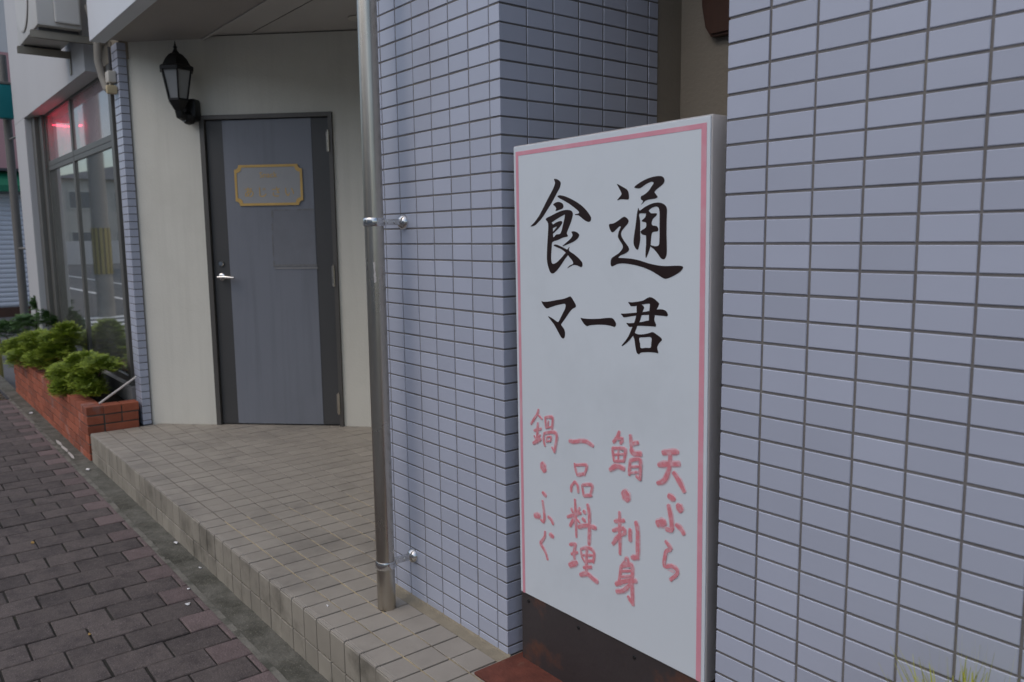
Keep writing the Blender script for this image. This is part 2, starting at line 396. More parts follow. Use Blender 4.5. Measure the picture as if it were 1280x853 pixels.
# brush lettering in sign-face coordinates, tenths of a millimetre from the lower left of the sign
BRUSH = {
 '食': [
  [[(1719,13975),(1854,13957),(1963,13888),(1972,13824),(1933,13732),(1827,13611),(1631,13381),(1431,13179),(1254,13006),(1075,12879),(919,12790),(763,12769),(774,12792),(921,12882),(1102,13042),(1282,13249),(1459,13468),(1633,13668),(1722,13791),(1757,13884)]],
  [[(1850,13524),(1932,13549),(2113,13519),(2323,13453),(2576,13349),(2802,13227),(2981,13083),(3091,12958),(3082,12873),(3016,12844),(2891,12877),(2757,12951),(2644,13016),(2529,13025),(2520,13047),(2621,13057),(2667,13099),(2530,13190),(2322,13306),(2088,13410),(1932,13470)]],
  [[(1679,13321),(1801,13374),(1931,13375),(2040,13333),(2078,13268),(2040,13207),(1920,13179),(1775,13152),(1800,13215),(1752,13274)]],
  [[(1379,12954),(1628,13044),(1920,13131),(2158,13165),(2345,13149),(2428,13084),(2414,12975),(2343,12821),(2249,12665),(2201,12571),(2239,12491),(2058,12461),(1866,12404),(1646,12350),(1610,12221),(1583,11927),(1631,11781),(1788,11807),(1983,11932),(2161,12069),(2255,12031),(2103,11886),(1909,11689),(1762,11572),(1638,11520),(1539,11567),(1456,11729),(1418,11892),(1431,12220),(1465,12546),(1477,12838)],[(1626,12861),(2062,13032),(2133,13021),(2061,12795),(1964,12573),(1794,12543),(1672,12479),(1665,12802)]],
  [[(1640,12786),(1845,12869),(2004,12885),(2023,12833),(1926,12733),(1795,12646),(1682,12576),(1638,12593),(1820,12735),(1747,12736),(1639,12706)]],
  [[(2380,12606),(2505,12614),(2629,12566),(2665,12510),(2596,12426),(2434,12348),(2200,12279),(2033,12237),(2153,12317),(2342,12427),(2426,12521)]],
  [[(1694,12253),(1758,12285),(1937,12247),(2152,12174),(2223,12158),(2303,12222),(2284,12127),(2480,12033),(2663,11925),(2777,11824),(2777,11739),(2718,11716),(2594,11751),(2455,11764),(2315,11714),(2220,11674),(2315,11746),(2432,11786),(2423,11859),(2316,11953),(2175,12062),(2009,12157),(1816,12214)]],
 ],
 '通': [
  [[(3985,13719),(4132,13657),(4286,13585),(4351,13519),(4374,13408),(4353,13340),(4222,13346),(4090,13351),(3992,13336),(4067,13406),(4133,13467),(4111,13531),(4044,13630)]],
  [[(4544,13618),(4733,13716),(4981,13793),(5225,13823),(5385,13807),(5457,13733),(5427,13645),(5289,13563),(5169,13478),(5210,13416),(5259,13353),(5171,13320),(5028,13311),(4905,13292),(4822,13240),(4760,13205),(4822,13280),(4758,13323),(4758,13391),(4862,13432),(4985,13503),(5066,13590),(5138,13677),(5064,13706),(4900,13660),(4735,13583),(4629,13583)]],
  [[(4676,13130),(4719,13067),(4865,13139),(5070,13208),(5273,13231),(5433,13194),(5534,13100),(5537,12905),(5534,12603),(5546,12300),(5549,12087),(5511,11980),(5452,11948),(5371,11978),(5269,12085),(5166,12177),(5083,12223),(5062,12269),(5185,12245),(5287,12254),(5326,12315),(5331,12514),(5328,12758),(5325,12971),(5307,13093),(5234,13141),(5112,13124),(5011,13073),(4950,12997),(4707,12995),(4734,12833),(4736,12614),(4739,12395),(4698,12222),(4656,12159),(4587,12206),(4535,12301),(4542,12459),(4583,12679),(4615,12867),(4639,13022)]],
  [[(4907,13076),(5011,13042),(5073,12994),(5236,12989),(5217,12929),(5116,12855),(5097,12732),(5240,12699),(5293,12637),(5262,12582),(5120,12562),(5080,12455),(5062,12269),(5022,12145),(4928,11973),(4910,12082),(4925,12269),(4923,12456),(4906,12494),(4809,12513),(4754,12567),(4787,12613),(4912,12674),(4919,12782),(4827,12806),(4785,12831),(4888,12907),(4917,12983)]],
  [[(3723,12765),(3892,12794),(4071,12873),(4225,12940),(4348,12873),(4357,12794),(4249,12700),(4139,12590),(4131,12494),(4229,12365),(4353,12237),(4384,12157),(4297,12083),(4120,12027),(4045,11978),(4076,11962),(4364,11956),(4667,11922),(5005,11849),(5293,11807),(5574,11798),(5809,11811),(5983,11806),(6022,11762),(5928,11669),(5735,11573),(5558,11512),(5458,11519),(5296,11591),(5048,11693),(4754,11771),(4452,11816),(4189,11834),(4010,11815),(3874,11763),(3806,11762),(3782,11827),(3805,11942),(3918,12009),(4053,12075),(4164,12172),(4186,12253),(4096,12366),(4028,12463),(4050,12591),(4116,12703),(4049,12704),(3915,12609),(3834,12578),(3770,12627)]],
 ],
 'マ': [
  [[(1179,10765),(1270,10751),(1495,10773),(1771,10821),(2042,10866),(2202,10910),(2321,10946),(2386,10910),(2464,10825),(2536,10732),(2520,10677),(2411,10630),(2306,10548),(2199,10433),(2079,10307),(1970,10199),(1983,10163),(2077,10079),(2117,9992),(2111,9891),(2076,9833),(2008,9827),(1941,9876),(1846,9987),(1711,10142),(1573,10261),(1449,10363),(1505,10363),(1657,10313),(1835,10243),(1903,10303),(2026,10476),(2120,10608),(2148,10700),(2108,10743),(1987,10727),(1770,10682),(1549,10619),(1409,10579),(1325,10606),(1240,10675)]],
 ],
 'ー': [
  [[(2715,10418),(2822,10408),(3123,10417),(3417,10447),(3657,10481),(3822,10489),(3904,10448),(3963,10376),(3963,10317),(3917,10276),(3823,10289),(3681,10303),(3490,10302),(3246,10278),(3048,10249),(2960,10221),(2872,10250),(2771,10339)]],
 ],
 '君': [
  [[(4374,10915),(4471,10911),(4677,10941),(4855,10979),(4980,11043),(5080,11067),(5204,11026),(5332,10940),(5316,10873),(5268,10796),(5220,10727),(5209,10632),(5198,10537),(5248,10447),(5237,10389),(5163,10387),(5025,10401),(5032,10487),(5035,10620),(5046,10754),(5057,10868),(5044,10908),(4957,10903),(4806,10876),(4653,10840),(4471,10818),(4419,10859)]],
  [[(4134,10618),(4262,10630),(4603,10672),(4858,10707),(5108,10758),(5280,10791),(5426,10805),(5547,10770),(5600,10705),(5584,10658),(5476,10654),(5282,10656),(5035,10649),(4732,10619),(4473,10578),(4236,10536),(4182,10572)]],
  [[(4317,10405),(4422,10407),(4631,10438),(4835,10473),(5037,10516),(5211,10482),(5236,10418),(5224,10392),(5038,10383),(4811,10375),(4657,10359),(4436,10317),(4370,10351)]],
  [[(4653,10844),(4806,10872),(4877,10810),(4845,10741),(4808,10643),(4746,10485),(4670,10364),(4581,10183),(4478,10057),(4347,9937),(4201,9844),(4166,9847),(4267,9949),(4385,10088),(4476,10252),(4540,10373),(4604,10514),(4649,10671)]],
  [[(4560,10191),(4685,10163),(4864,10178),(5040,10222),(5152,10254),(5264,10212),(5436,10115),(5352,10013),(5292,9903),(5331,9784),(5245,9781),(5046,9773),(4792,9733),(4741,9689),(4677,9702),(4642,9761),(4610,9874),(4583,10027),(4543,10102)],[(4732,10080),(4890,10109),(5066,10133),(5122,10096),(5113,10000),(5094,9883),(4944,9865),(4786,9843),(4759,9947)]],
 ],
}
STROKES = {
 '鍋': [
  ([(1018,7752),(977,7626),(833,7455),(688,7283)],44),
  ([(1016,7592),(1174,7500)],35),
  ([(829,7120),(1132,7228)],49),
  ([(993,7363),(970,7079),(947,6860)],53),
  ([(827,6972),(907,6879)],35),
  ([(1090,7047),(987,6895)],35),
  ([(783,6748),(1108,6931)],62),
  ([(1305,7588),(1319,7433),(1341,7279)],40),
  ([(1313,7576),(1585,7635),(1615,7536),(1582,7296)],44),
  ([(1437,7505),(1420,7319)],26),
  ([(1349,7280),(1583,7374)],26),
  ([(1249,7103),(1235,6942),(1285,6766)],40),
  ([(1249,7117),(1582,7217),(1754,7197),(1780,7072),(1732,6880),(1673,6672)],53),
  ([(1578,6797),(1673,6685)],31),
  ([(1366,7033),(1365,6887)],31),
  ([(1366,7033),(1542,7079),(1521,6944)],31),
  ([(1365,6909),(1541,6961)],26),
 ],
 '・': [
  ([(1160,6239),(1211,6151),(1265,6064)],138),
 ],
 'ふ': [
  ([(1162,5416),(1315,5350)],63),
  ([(1159,5177),(1210,4951),(1242,4721),(1197,4574),(1086,4604)],53),
  ([(818,4652),(1043,4712)],98),
  ([(1396,4777),(1526,4723),(1611,4614)],53),
 ],
 'ぐ': [
  ([(1260,4306),(1236,4134),(1078,3937),(1122,3844),(1275,3709),(1361,3524)],58),
  ([(1456,4288),(1607,4257)],73),
 ],
 '一': [
  ([(2275,7102),(2475,7116),(2726,7189),(2938,7205),(3180,7140)],62),
 ],
 '品': [
  ([(2473,6530),(2509,6384),(2581,6222)],40),
  ([(2491,6483),(2867,6577),(2944,6531),(2849,6295)],49),
  ([(2581,6234),(2867,6337)],53),
  ([(2342,5728),(2361,5888),(2489,6034)],49),
  ([(2489,6034),(2598,5944),(2615,5769)],49),
  ([(2759,6008),(2795,5864),(2830,5720)],40),
  ([(2777,6012),(3077,6096),(3153,6051),(3077,5806)],49),
  ([(2830,5733),(3129,5819)],53),
 ],
 '料': [
  ([(2485,5547),(2511,5274),(2527,4874),(2539,4518)],53),
  ([(2343,5262),(2409,5170)],48),
  ([(2672,5363),(2585,5201)],48),
  ([(2186,4985),(2715,5235)],53),
  ([(2475,5047),(2297,4763)],64),
  ([(2541,5034),(2671,4960)],37),
  ([(2823,5325),(2886,5266)],58),
  ([(2779,5098),(2886,5051)],58),
  ([(2627,4824),(2950,4961),(3286,4978)],69),
  ([(2972,5532),(3035,5320),(3043,4864),(3026,4459)],64),
 ],
 '理': [
  ([(2272,4234),(2516,4323)],53),
  ([(2516,4323),(2449,4067),(2471,3884)],58),
  ([(2338,3985),(2582,4107)],53),
  ([(2269,3645),(2559,3817)],96),
  ([(2713,4241),(2756,4036),(2863,3945)],37),
  ([(2713,4241),(3035,4370),(3224,4273),(3182,4014)],53),
  ([(2949,4282),(2928,3903),(2928,3591)],58),
  ([(2799,4096),(3161,4208)],37),
  ([(2842,3938),(3161,4054)],48),
  ([(2820,3759),(3119,3871)],58),
  ([(2689,3512),(2949,3629),(3161,3575),(3350,3530)],74),
 ],
 '鮨': [
  ([(4102,7687),(4035,7536),(3899,7383)],61),
  ([(3967,7497),(4205,7517),(4138,7391)],56),
  ([(3866,7223),(3919,6902)],47),
  ([(3866,7218),(4273,7292),(4308,7186),(4259,6961)],51),
  ([(4078,7253),(4073,6935)],33),
  ([(3901,7064),(4274,7149)],33),
  ([(3919,6897),(4276,6978)],42),
  ([(3781,6641),(4006,6793),(4277,6776)],75),
  ([(4470,7667),(4504,7500),(4512,7340)],61),
  ([(4511,7451),(4731,7531)],61),
  ([(4505,7326),(4588,7231),(4830,7273)],80),
  ([(4475,7020),(4445,6662)],56),
  ([(4475,7032),(4768,7132),(4817,6994),(4805,6619)],61),
  ([(4493,6874),(4753,6943)],37),
  ([(4494,6723),(4755,6807)],37),
  ([(4675,6689),(4805,6632)],47),
 ],
 '・ ': [
  ([(4275,6186),(4336,6110),(4403,6032)],165),
 ],
 '刺': [
  ([(4119,5629),(4135,5125),(4147,4538)],63),
  ([(3951,5345),(4287,5453)],63),
  ([(3888,5087),(4268,5242),(4311,5112)],63),
  ([(4144,5064),(4018,4900),(3890,4733)],69),
  ([(4186,5044),(4331,5150)],52),
  ([(4486,5288),(4489,4990)],69),
  ([(4675,5528),(4738,5297),(4744,4675)],75),
  ([(4542,4574),(4764,4650)],75),
 ],
 '身': [
  ([(4336,4469),(4419,4447),(4233,4276)],86),
  ([(4191,4247),(4151,3976),(4118,3803)],57),
  ([(4191,4231),(4502,4378),(4573,4274),(4560,3857),(4594,3358)],69),
  ([(4192,4102),(4524,4227)],40),
  ([(4172,3951),(4546,4091)],40),
  ([(4003,3699),(4403,3931),(4710,4019)],75),
  ([(4548,3916),(4279,3632),(4025,3511)],69),
  ([(4427,3523),(4606,3378)],63),
 ],
 '天': [
  ([(5499,7438),(5736,7504),(5958,7549)],78),
  ([(5726,7475),(5723,7224),(5666,6977),(5544,6768),(5349,6668)],74),
  ([(5377,7117),(5651,7199),(6007,7276)],81),
  ([(5834,7033),(5947,6933),(6060,6799),(6161,6654)],81),
 ],
 'ぷ': [
  ([(5695,6444),(5873,6403)],89),
  ([(5980,6289),(6076,6186)],117),
  ([(5699,6216),(5755,6016),(5802,5799),(5797,5639),(5636,5622)],78),
  ([(5361,5677),(5597,5771)],123),
  ([(5936,5807),(6077,5747),(6166,5644)],72),
 ],
 'ら': [
  ([(5623,5314),(5787,5174),(5662,5092),(5610,4930),(5596,4691),(5812,4760),(5972,4725),(5974,4610),(5781,4414)],67),
 ],
}
# ------------------------------------------------------------------ piece meshes (shared)
def project(p):
    """pixel-plane position and depth, used only to choose which pieces stay separate objects"""
    d = Vector(p) - CAM
    z = d.dot(fw)
    if z < 0.05: return None
    return 640 + 1015.09*d.dot(rt)/z, 426.5 - 1015.09*d.dot(up)/z, z
def in_view(p, margin=30):
    q = project(p)
    return q is not None and -margin < q[0] < 1280+margin and -margin < q[1] < 853+margin
def slab_piece(w, h, t, c):
    """tile facing -y: w wide (x), h high (z), front at y=0, back at y=t, chamfer c"""
    a, b = w/2, h/2
    vs = [(-a,t,-b),(a,t,-b),(a,t,b),(-a,t,b), (-a,c,-b),(a,c,-b),(a,c,b),(-a,c,b), (-a+c,0,-b+c),(a-c,0,-b+c),(a-c,0,b-c),(-a+c,0,b-c)]
    fs = [(8,9,10,11),(4,5,9,8),(5,6,10,9),(6,7,11,10),(7,4,8,11),(0,1,5,4),(1,2,6,5),(2,3,7,6),(3,0,4,7)]
    return vs, fs
def corner_piece(ws, wd, h, t):
    """L-shaped corner tile: ws along the street face (-x), wd along the side face (+y); corner at the origin"""
    r = 0.0016
    prof = [(-ws, 0), (-r, 0), (-r*0.3, r*0.3), (0, r), (0, wd), (-t, wd), (-t, t), (-ws, t)]
    b = h/2; c = 0.0012
    n = len(prof); vs = []; fs = []
    ins = [(-ws, c), (-r-c, c), (-c-r*0.3, c+r*0.3), (-c, r+c), (-c, wd), (-t, wd), (-t, t), (-ws, t)]
    for z, pr in ((-b, ins), (-b+c, prof), (b-c, prof), (b, ins)):
        vs += [(x, y, z) for x, y in pr]
    for k in range(3):
        for i in range(n):
            fs.append((k*n+i, k*n+(i+1) % n, (k+1)*n+(i+1) % n, (k+1)*n+i))
    return vs, fs
def place_vf(mb, vf, loc, rz=0.0):
    c, s = math.cos(rz), math.sin(rz)
    mb.add([(loc[0]+x*c-y*s, loc[1]+x*s+y*c, loc[2]+z) for x, y, z in vf[0]], vf[1])
def jit(a=0.0006):
    return (random.uniform(-a, a), random.uniform(-a, a), random.uniform(-a, a))

JT = 0.005                                  # joint width of the wall tiles
GRID = 2.02                                 # horizontal joints at GRID - 0.05 k
_cache = {}
def tile_mesh(w, h, key):
    k = (round(w, 4), round(h, 4), key)
    if k not in _cache:
        vs, fs = slab_piece(w, h, 0.0075, 0.0013)
        _cache[k] = MB().add(vs, fs).mesh('tile', M['tile'])
    return _cache[k]
def rows(z0, z1):
    """tile rows between z0 and z1: (k, low, high) in the common 50 mm grid"""
    k = math.floor((GRID - z0)/0.05 + 1e-6)
    out = []
    for kk in range(-60, 60):
        hi, lo = GRID - 0.05*kk, GRID - 0.05*(kk+1)
        hi, lo = min(hi, z1), max(lo, z0)
        if hi - lo > 0.012: out.append((kk, lo, hi))
    return out
def tile_face(root, spans, z0, z1, origin, rz, sep, stuff):
    """tiles on one face; spans = (u0, u1) along the face; those for which sep(point) holds are separate children"""
    c, s = math.cos(rz), math.sin(rz)
    for k, lo, hi in rows(z0, z1):
        for u0, u1 in spans:
            u = (u0+u1)/2
            p = Vector((origin[0] + u*c, origin[1] + u*s, (lo+hi)/2))
            w, h = u1-u0-JT, hi-lo-JT
            if sep(p, k):
                put('tile', tile_mesh(w, h, 0), root, p + Vector(jit(0.0004)), (random.gauss(0, 0.0012), random.gauss(0, 0.0007), rz + random.gauss(0, 0.0018)))
            else:
                place_vf(stuff, slab_piece(w, h, 0.0075, 0.0013), p + Vector(jit(0.0004)), rz)

# ------------------------------------------------------------------ ground, road, pavement
g = MB().box(-300, 300, -300, 300, -0.5, -0.125).build('road', M['asphalt']); tag(g, kind='structure')
pav = MB().box(-9.3, 7, -1.95, -0.447, -0.3, -0.0065).build('pavement', M['joint']); tag(pav, kind='structure')
kb = MB()
x = -9.3
kerb = MB().box(-9.3, 7, -2.10, -1.956, -0.3, 0.0).build('kerb', M['kerb']); tag(kerb, kind='structure')
PX, PY = 0.1472, 0.196
pieces = []
for k in range(-50, 60):
    xa = -1.903 + PX*k
    if xa > 6.8 or xa < -9.2: continue
    start = -0.58 if k % 2 == 0 else -0.481
    spans = [(start, -0.447, True)]
    y = start
    while y > -1.93:
        spans.append((max(y-PY, -1.948), y, False)); y -= PY
    for y0, y1, pk in spans:
        if y1 - y0 > 0.02: pieces.append((xa, y0, y1, pk))
def paver_vf(w, l):
    vs, fs = slab_piece(w, l, 0.03, 0.0032)
    return [(x_, z_, -y_) for x_, y_, z_ in vs], fs      # lies flat, top at z = 0
pieces.sort(key=lambda q: (0 if in_view((q[0]+PX/2, (q[1]+q[2])/2, 0), 40) else 1, (Vector((q[0], q[1], 0))-CAM).length))
rest = {False: MB(), True: MB()}
pc = {}
for i, (xa, y0, y1, pk) in enumerate(pieces):
    w, l = PX-0.007, y1-y0-0.007
    loc = (xa+PX/2 + random.gauss(0, 0.0012), (y0+y1)/2 + random.gauss(0, 0.0012), random.gauss(0, 0.0012))
    if i < 300 and in_view(loc, 60):
        key = (round(l, 3), pk)
        if key not in pc:
            vs, fs = paver_vf(w, l)
            pc[key] = MB().add(vs, fs).mesh('paver', M['paver_pink' if (pk or False) else 'paver'])
        me = pc[key]
        put('paver', me, pav, loc, (random.gauss(0, 0.006), random.gauss(0, 0.006), random.gauss(0, 0.008)))
    else:
        place_vf(rest[pk], paver_vf(w, l), loc)
for pk in rest:
    tag(rest[pk].build('far_pavers', M['paver_pink' if pk else 'paver'], pav), kind='stuff')

def bumpy_strip(x0, x1, y0, y1, z, nx, ny, amp, seed):
    mb = MB(); vs = []; fs = []
    for i in range(nx+1):
        for j in range(ny+1):
            xx = x0+(x1-x0)*i/nx; yy = y0+(y1-y0)*j/ny
            zz = z + amp*noise.noise(Vector((xx*9, yy*9, seed))) + amp*0.5*noise.noise(Vector((xx*31, yy*31, seed)))
            vs.append((xx, yy, zz))
    for i in range(nx):
        for j in range(ny):
            a = i*(ny+1)+j
            fs.append((a, a+ny+1, a+ny+2, a+1))
    return mb.add(vs, fs)
gut = bumpy_strip(-9.3, 3.2, -0.456, -0.330, 0.000, 900, 8, 0.004, 3.3).build('gutter', M['gutter'], smooth=True)
tag(gut, kind='structure')

ce = bumpy_strip(-9.3, 3.2, -0.462, -0.438, 0.0030, 900, 3, 0.004, 7.7).build('gutter_edge', M['cement'], smooth=True)
tag(ce, kind='structure')
# road paint and crossing far along the street
for i in range(6):
    o = MB().box(-12.35-0.9*i, -11.9-0.9*i, -4.3, -1.2, -0.1245, -0.121).build('crosswalk_stripe', M['paint'])
    tag(o, kind='structure')
o = MB().box(-60, -17.5, -4.1, -3.95, -0.1245, -0.121).build('road_edge_line', M['paint']); tag(o, kind='structure')
o = MB().box(-60, 30, -6.05, -5.92, -0.1245, -0.121).build('road_centre_line', M['paint']); tag(o, kind='structure')

# ------------------------------------------------------------------ entrance platform
PL0, PL1 = -4.02, 0.93
plat = MB().box(PL0, PL1, -0.3285, 1.5, -0.2, 0.1855).build('entrance_platform', M['floor_grout']); tag(plat, kind='structure')
def floor_vf(w, l, edge):
    vs, fs = slab_piece(w, l, 0.008, 0.0012)
    vs = [(x_, z_, -y_) for x_, y_, z_ in vs]; fs = list(fs)
    if edge:                                   # raised anti-slip ridge of the nosing tile
        b = len(vs); a = w/2-0.001; y0 = -l/2
        for dy in (0.006, 0.014):
            b = len(vs)
            vs += [(-a, y0+dy, 0), (a, y0+dy, 0), (a, y0+dy+0.004, 0), (-a, y0+dy+0.004, 0), (-a, y0+dy+0.001, 0.0009), (a, y0+dy+0.001, 0.0009), (a, y0+dy+0.003, 0.0009), (-a, y0+dy+0.003, 0.0009)]
            fs += [(b+4,b+5,b+6,b+7),(b,b+1,b+5,b+4),(b+2,b+3,b+7,b+6)]
    return vs, fs
cells = []
ylines = [-0.337, -0.240] + [-0.140 + 0.1*i for i in range(17)]
for i in range(50):
    x1 = 0.898 - 0.1*i
    x0 = max(x1-0.1, PL0)
    if x1-x0 < 0.03: continue
    for j in range(len(ylines)-1):
        y0, y1 = ylines[j], ylines[j+1]
        cx, cy = (x0+x1)/2, (y0+y1)/2
        if -0.70 < cx < 0.01 and cy > -0.03: continue         # under the pillar
        if cx > -0.70 and cy > 0.3: continue
        if cx < -4.0 and cy > -0.02: continue
        if cy > cx + 4.22: continue                          # behind the diagonal wall
        if -0.70 < cx < 0.0 and y1 > -0.012: y1 = -0.018
        cells.append((x0, x1, y0, y1, j == 0))
def area_key(c):
    q = project(((c[0]+c[1])/2, (c[2]+c[3])/2, 0.19))
    if q is None or not (-20 < q[0] < 1300 and -20 < q[1] < 880): return 1e9
    return q[2]
cells.sort(key=area_key)
fc = {}; rest = MB()
for i, (x0, x1, y0, y1, e) in enumerate(cells):
    w, l = x1-x0-0.0065, y1-y0-0.005
    loc = ((x0+x1)/2, (y0+y1)/2, 0.190 + random.gauss(0, 0.0004))
    if i < 300:
        key = (round(w, 3), round(l, 3), e)
        if key not in fc:
            vs, fs = floor_vf(w, l, e); fc[key] = MB().add(vs, fs).mesh('floor_tile', M['floor_tile'])
        put('floor_tile', fc[key], plat, loc, (random.gauss(0, 0.003), random.gauss(0, 0.003), random.gauss(0, 0.004)))
    else:
        place_vf(rest, floor_vf(w, l, e), loc)
tag(rest.build('far_floor_tiles', M['floor_tile'], plat), kind='stuff')
rc = {}
for i in range(50):
    x1 = 0.898 - 0.1*i
    x0 = max(x1-0.1, PL0)
    if x1-x0 < 0.03: continue
    for z0, z1 in ((-0.02, 0.080), (0.082, 0.187)):
        w, h = x1-x0-0.005, z1-z0-0.005
        key = (round(w, 3), round(h, 3))
        if key not in rc:
            vs, fs = slab_piece(w, h, 0.009, 0.0014); rc[key] = MB().add(vs, fs).mesh('riser_tile', M['riser_tile'])
        put('riser_tile', rc[key], plat, ((x0+x1)/2, -0.3365 + random.gauss(0, 0.0006), (z0+z1)/2), (random.gauss(0, 0.003), 0, random.gauss(0, 0.004)))
gl_ = MB()
for y_ in ylines[1:]:
    gl_.box(-1.75, -0.70 if y_ > -0.05 else PL1-0.03, y_-0.0024, y_+0.0024, 0.184, 0.1874)
gl_.build('grout_lines', M['tan_grout'], plat)
# mortar fillet between floor and pillar
fil = MB()
fil.add([(-0.70, -0.0415, 0.1885), (0.012, -0.0415, 0.1885), (0.012, -0.004, 0.1925), (-0.70, -0.004, 0.1925), (-0.70, 0.002, 0.200), (0.012, 0.002, 0.200)], [(0,1,2,3),(3,2,5,4)])
fil.build('mortar_fillet', M['skirt'], plat)

# ------------------------------------------------------------------ tiled pillar
pil = thing('tiled_pillar', 'free standing pillar clad in small lilac-grey tiles, between the steel downpipe and the standing sign', 'pillar', (-0.35, 0.32, 0.19))
ZT = 4.195
MB().box(-0.6925, -0.0024, 0.0024, 0.6425, 0.18, ZT).build('pillar_core', M['grout'], pil)
st = MB()
sp = [(-(0.0475+0.1*(j+1)), -(0.0475+0.1*j)) for j in range(6)] + [(-0.6945, -0.6475)]
tile_face(pil, sp, 0.19, ZT, (0, 0), 0, lambda p, k: -4 <= k and p.x > -0.64, st)
sd = [(0.0975+0.1*j, 0.1975+0.1*j) for j in range(5)] + [(0.5975, 0.6445)]
tile_face(pil, sd, 0.19, ZT, (0, 0), R(90), lambda p, k: -4 <= k <= 6 and p.x > -1, st)
# faces turned away from the viewer
tile_face(pil, [(-0.6445+0.1*j, -0.5445+0.1*j) for j in range(6)], 0.19, ZT, (-0.6945, 0), R(-90), lambda p, k: False, st)
tag(st.build('outer_tiles', M['tile'], pil), kind='stuff')
_cc = {}
def corner_col(root, x, y, ws, wd, z0, z1, mirror=False, name='corner_tile'):
    for k, lo, hi in rows(z0, z1):
        key = (ws, wd, round(hi-lo, 4), mirror)
        if key not in _cc:
            vs, fs = corner_piece(ws-JT/2, wd-JT/2, hi-lo-JT, 0.0075)
            if mirror: vs = [(-a, b, c) for a, b, c in vs]
            _cc[key] = MB().add(vs, fs).mesh(name, M['tile'])
        put(name, _cc[key], root, Vector((x, y, (lo+hi)/2)) + Vector(jit(0.0003)), (0, 0, random.gauss(0, 0.0015)))
corner_col(pil, 0, 0, 0.0475, 0.0975, 0.19, ZT)

# ------------------------------------------------------------------ tiled wall on the right
wal = thing('tiled_wall', 'broad wall of lilac-grey stacked tiles with dark joints, filling the right of the picture', 'wall', (2.2, 0.1, 0))
MB().box(0.7569, 4.0, 0.0024, 0.20, -0.1, 4.2).build('wall_core', M['grout'], wal)
st = MB()
sp = [(0.852+0.1*j, 0.952+0.1*j) for j in range(31)]
tile_face(wal, sp, -0.02, 4.2, (0, 0), 0, lambda p, k: in_view(p, 45) and p.x < 1.60, st)
tag(st.build('outer_tiles', M['tile'], wal), kind='stuff')
corner_col(wal, 0.7545, 0, 0.0975, 0.0475, -0.02, 4.2, mirror=True)

for cx_, cz_, w_, h_ in ((0.885, 1.9225, 0.016, 0.0035), (0.903, 1.9215, 0.010, 0.004), (0.980, 1.9705, 0.020, 0.005), (1.3445, 1.8725, 0.011, 0.005), (1.35, 1.860, 0.003, 0.010)):
    rg = random.Random(int(cx_*9999)); n_ = 9
    f_ = [(cx_ + w_*rg.uniform(0.5, 1)*math.cos(2*math.pi*k/n_), cz_ + h_*rg.uniform(0.5, 1)*math.sin(2*math.pi*k/n_)) for k in range(n_)]
    mb = MB(); mb.add([(x, -0.0006, z) for x, z in f_] + [(x, 0.003, z) for x, z in f_], [tuple(range(n_))] + [(k, (k+1) % n_, n_+(k+1) % n_, n_+k) for k in range(n_)])
    mb.build('mortar_fleck', M['paper'], wal)

# ------------------------------------------------------------------ alcove behind the sign and closed sides of the porch
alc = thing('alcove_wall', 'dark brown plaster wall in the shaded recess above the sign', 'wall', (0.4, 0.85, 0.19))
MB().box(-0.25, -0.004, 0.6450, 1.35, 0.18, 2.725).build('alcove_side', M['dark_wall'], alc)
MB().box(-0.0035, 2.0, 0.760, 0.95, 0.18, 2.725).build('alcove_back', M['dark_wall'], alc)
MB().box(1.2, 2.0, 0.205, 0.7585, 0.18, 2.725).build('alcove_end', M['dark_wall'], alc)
wp = thing('wooden_plaque', 'reddish brown wooden plaque hung high in the dark recess', 'plaque', (0.28, 0.74, 2.05))
bm = bmesh.new()
prof = [(0.140, 2.052), (0.30, 2.048), (0.42, 2.052), (0.455, 2.09), (0.462, 2.25), (0.43, 2.33), (0.28, 2.36), (0.14, 2.335), (0.098, 2.25), (0.104, 2.15), (0.118, 2.085)]
vsb = [bm.verts.new((x, 0.722, z)) for x, z in prof]; f = bm.faces.new(vsb)
r_ = bmesh.ops.extrude_face_region(bm, geom=[f])
for v in [e for e in r_['geom'] if isinstance(e, bmesh.types.BMVert)]: v.co.y = 0.757
bmesh.ops.bevel(bm, geom=[e for e in bm.edges if all(abs(v.co.y-0.722) < 1e-5 for v in e.verts)], offset=0.008, segments=2, affect='EDGES')
MB().bm(bm).build('board', M['wood'], wp)
MB().tube([(0.28, 0.735, 2.36), (0.28, 0.745, 2.42)], 0.003, 6).build('hanging_wire', M['black'], wp)

# ------------------------------------------------------------------ diagonal entrance wall with the door
T_ = Matrix(((0.70711, -0.70711, 0, -4.04), (0.70711, 0.70711, 0, 0.065), (0, 0, 1, 0), (0, 0, 0, 1)))   # x: along wall, -y: out of the wall
def D(mb): mb.v = [tuple(T_ @ Vector(v)) for v in mb.v]; return mb
ew = thing('entrance_wall', 'cream plaster wall set at an angle under the canopy, with a slate blue steel door', 'wall', T_ @ Vector((0.9, 0, 0.19)))
D(MB().box(-0.012, 0.470, 0, 0.15, 0.18, 2.74)).build('wall_panel', M['plaster'], ew)
D(MB().box(1.364, 1.95, 0, 0.15, 0.18, 2.74)).build('wall_panel', M['plaster'], ew)
D(MB().box(0.470, 1.364, 0, 0.15, 2.247, 2.74)).build('wall_panel', M['plaster'], ew)
fr = MB()
fr.bbox(0.471, 0.503, -0.018, 0.10, 0.186, 2.246, 0.002)
fr.bbox(1.337, 1.363, -0.018, 0.10, 0.186, 2.246, 0.002)
fr.bbox(0.5035, 1.3365, -0.018, 0.10, 2.218, 2.246, 0.002)
D(fr).build('door_frame', M['frame'], ew)
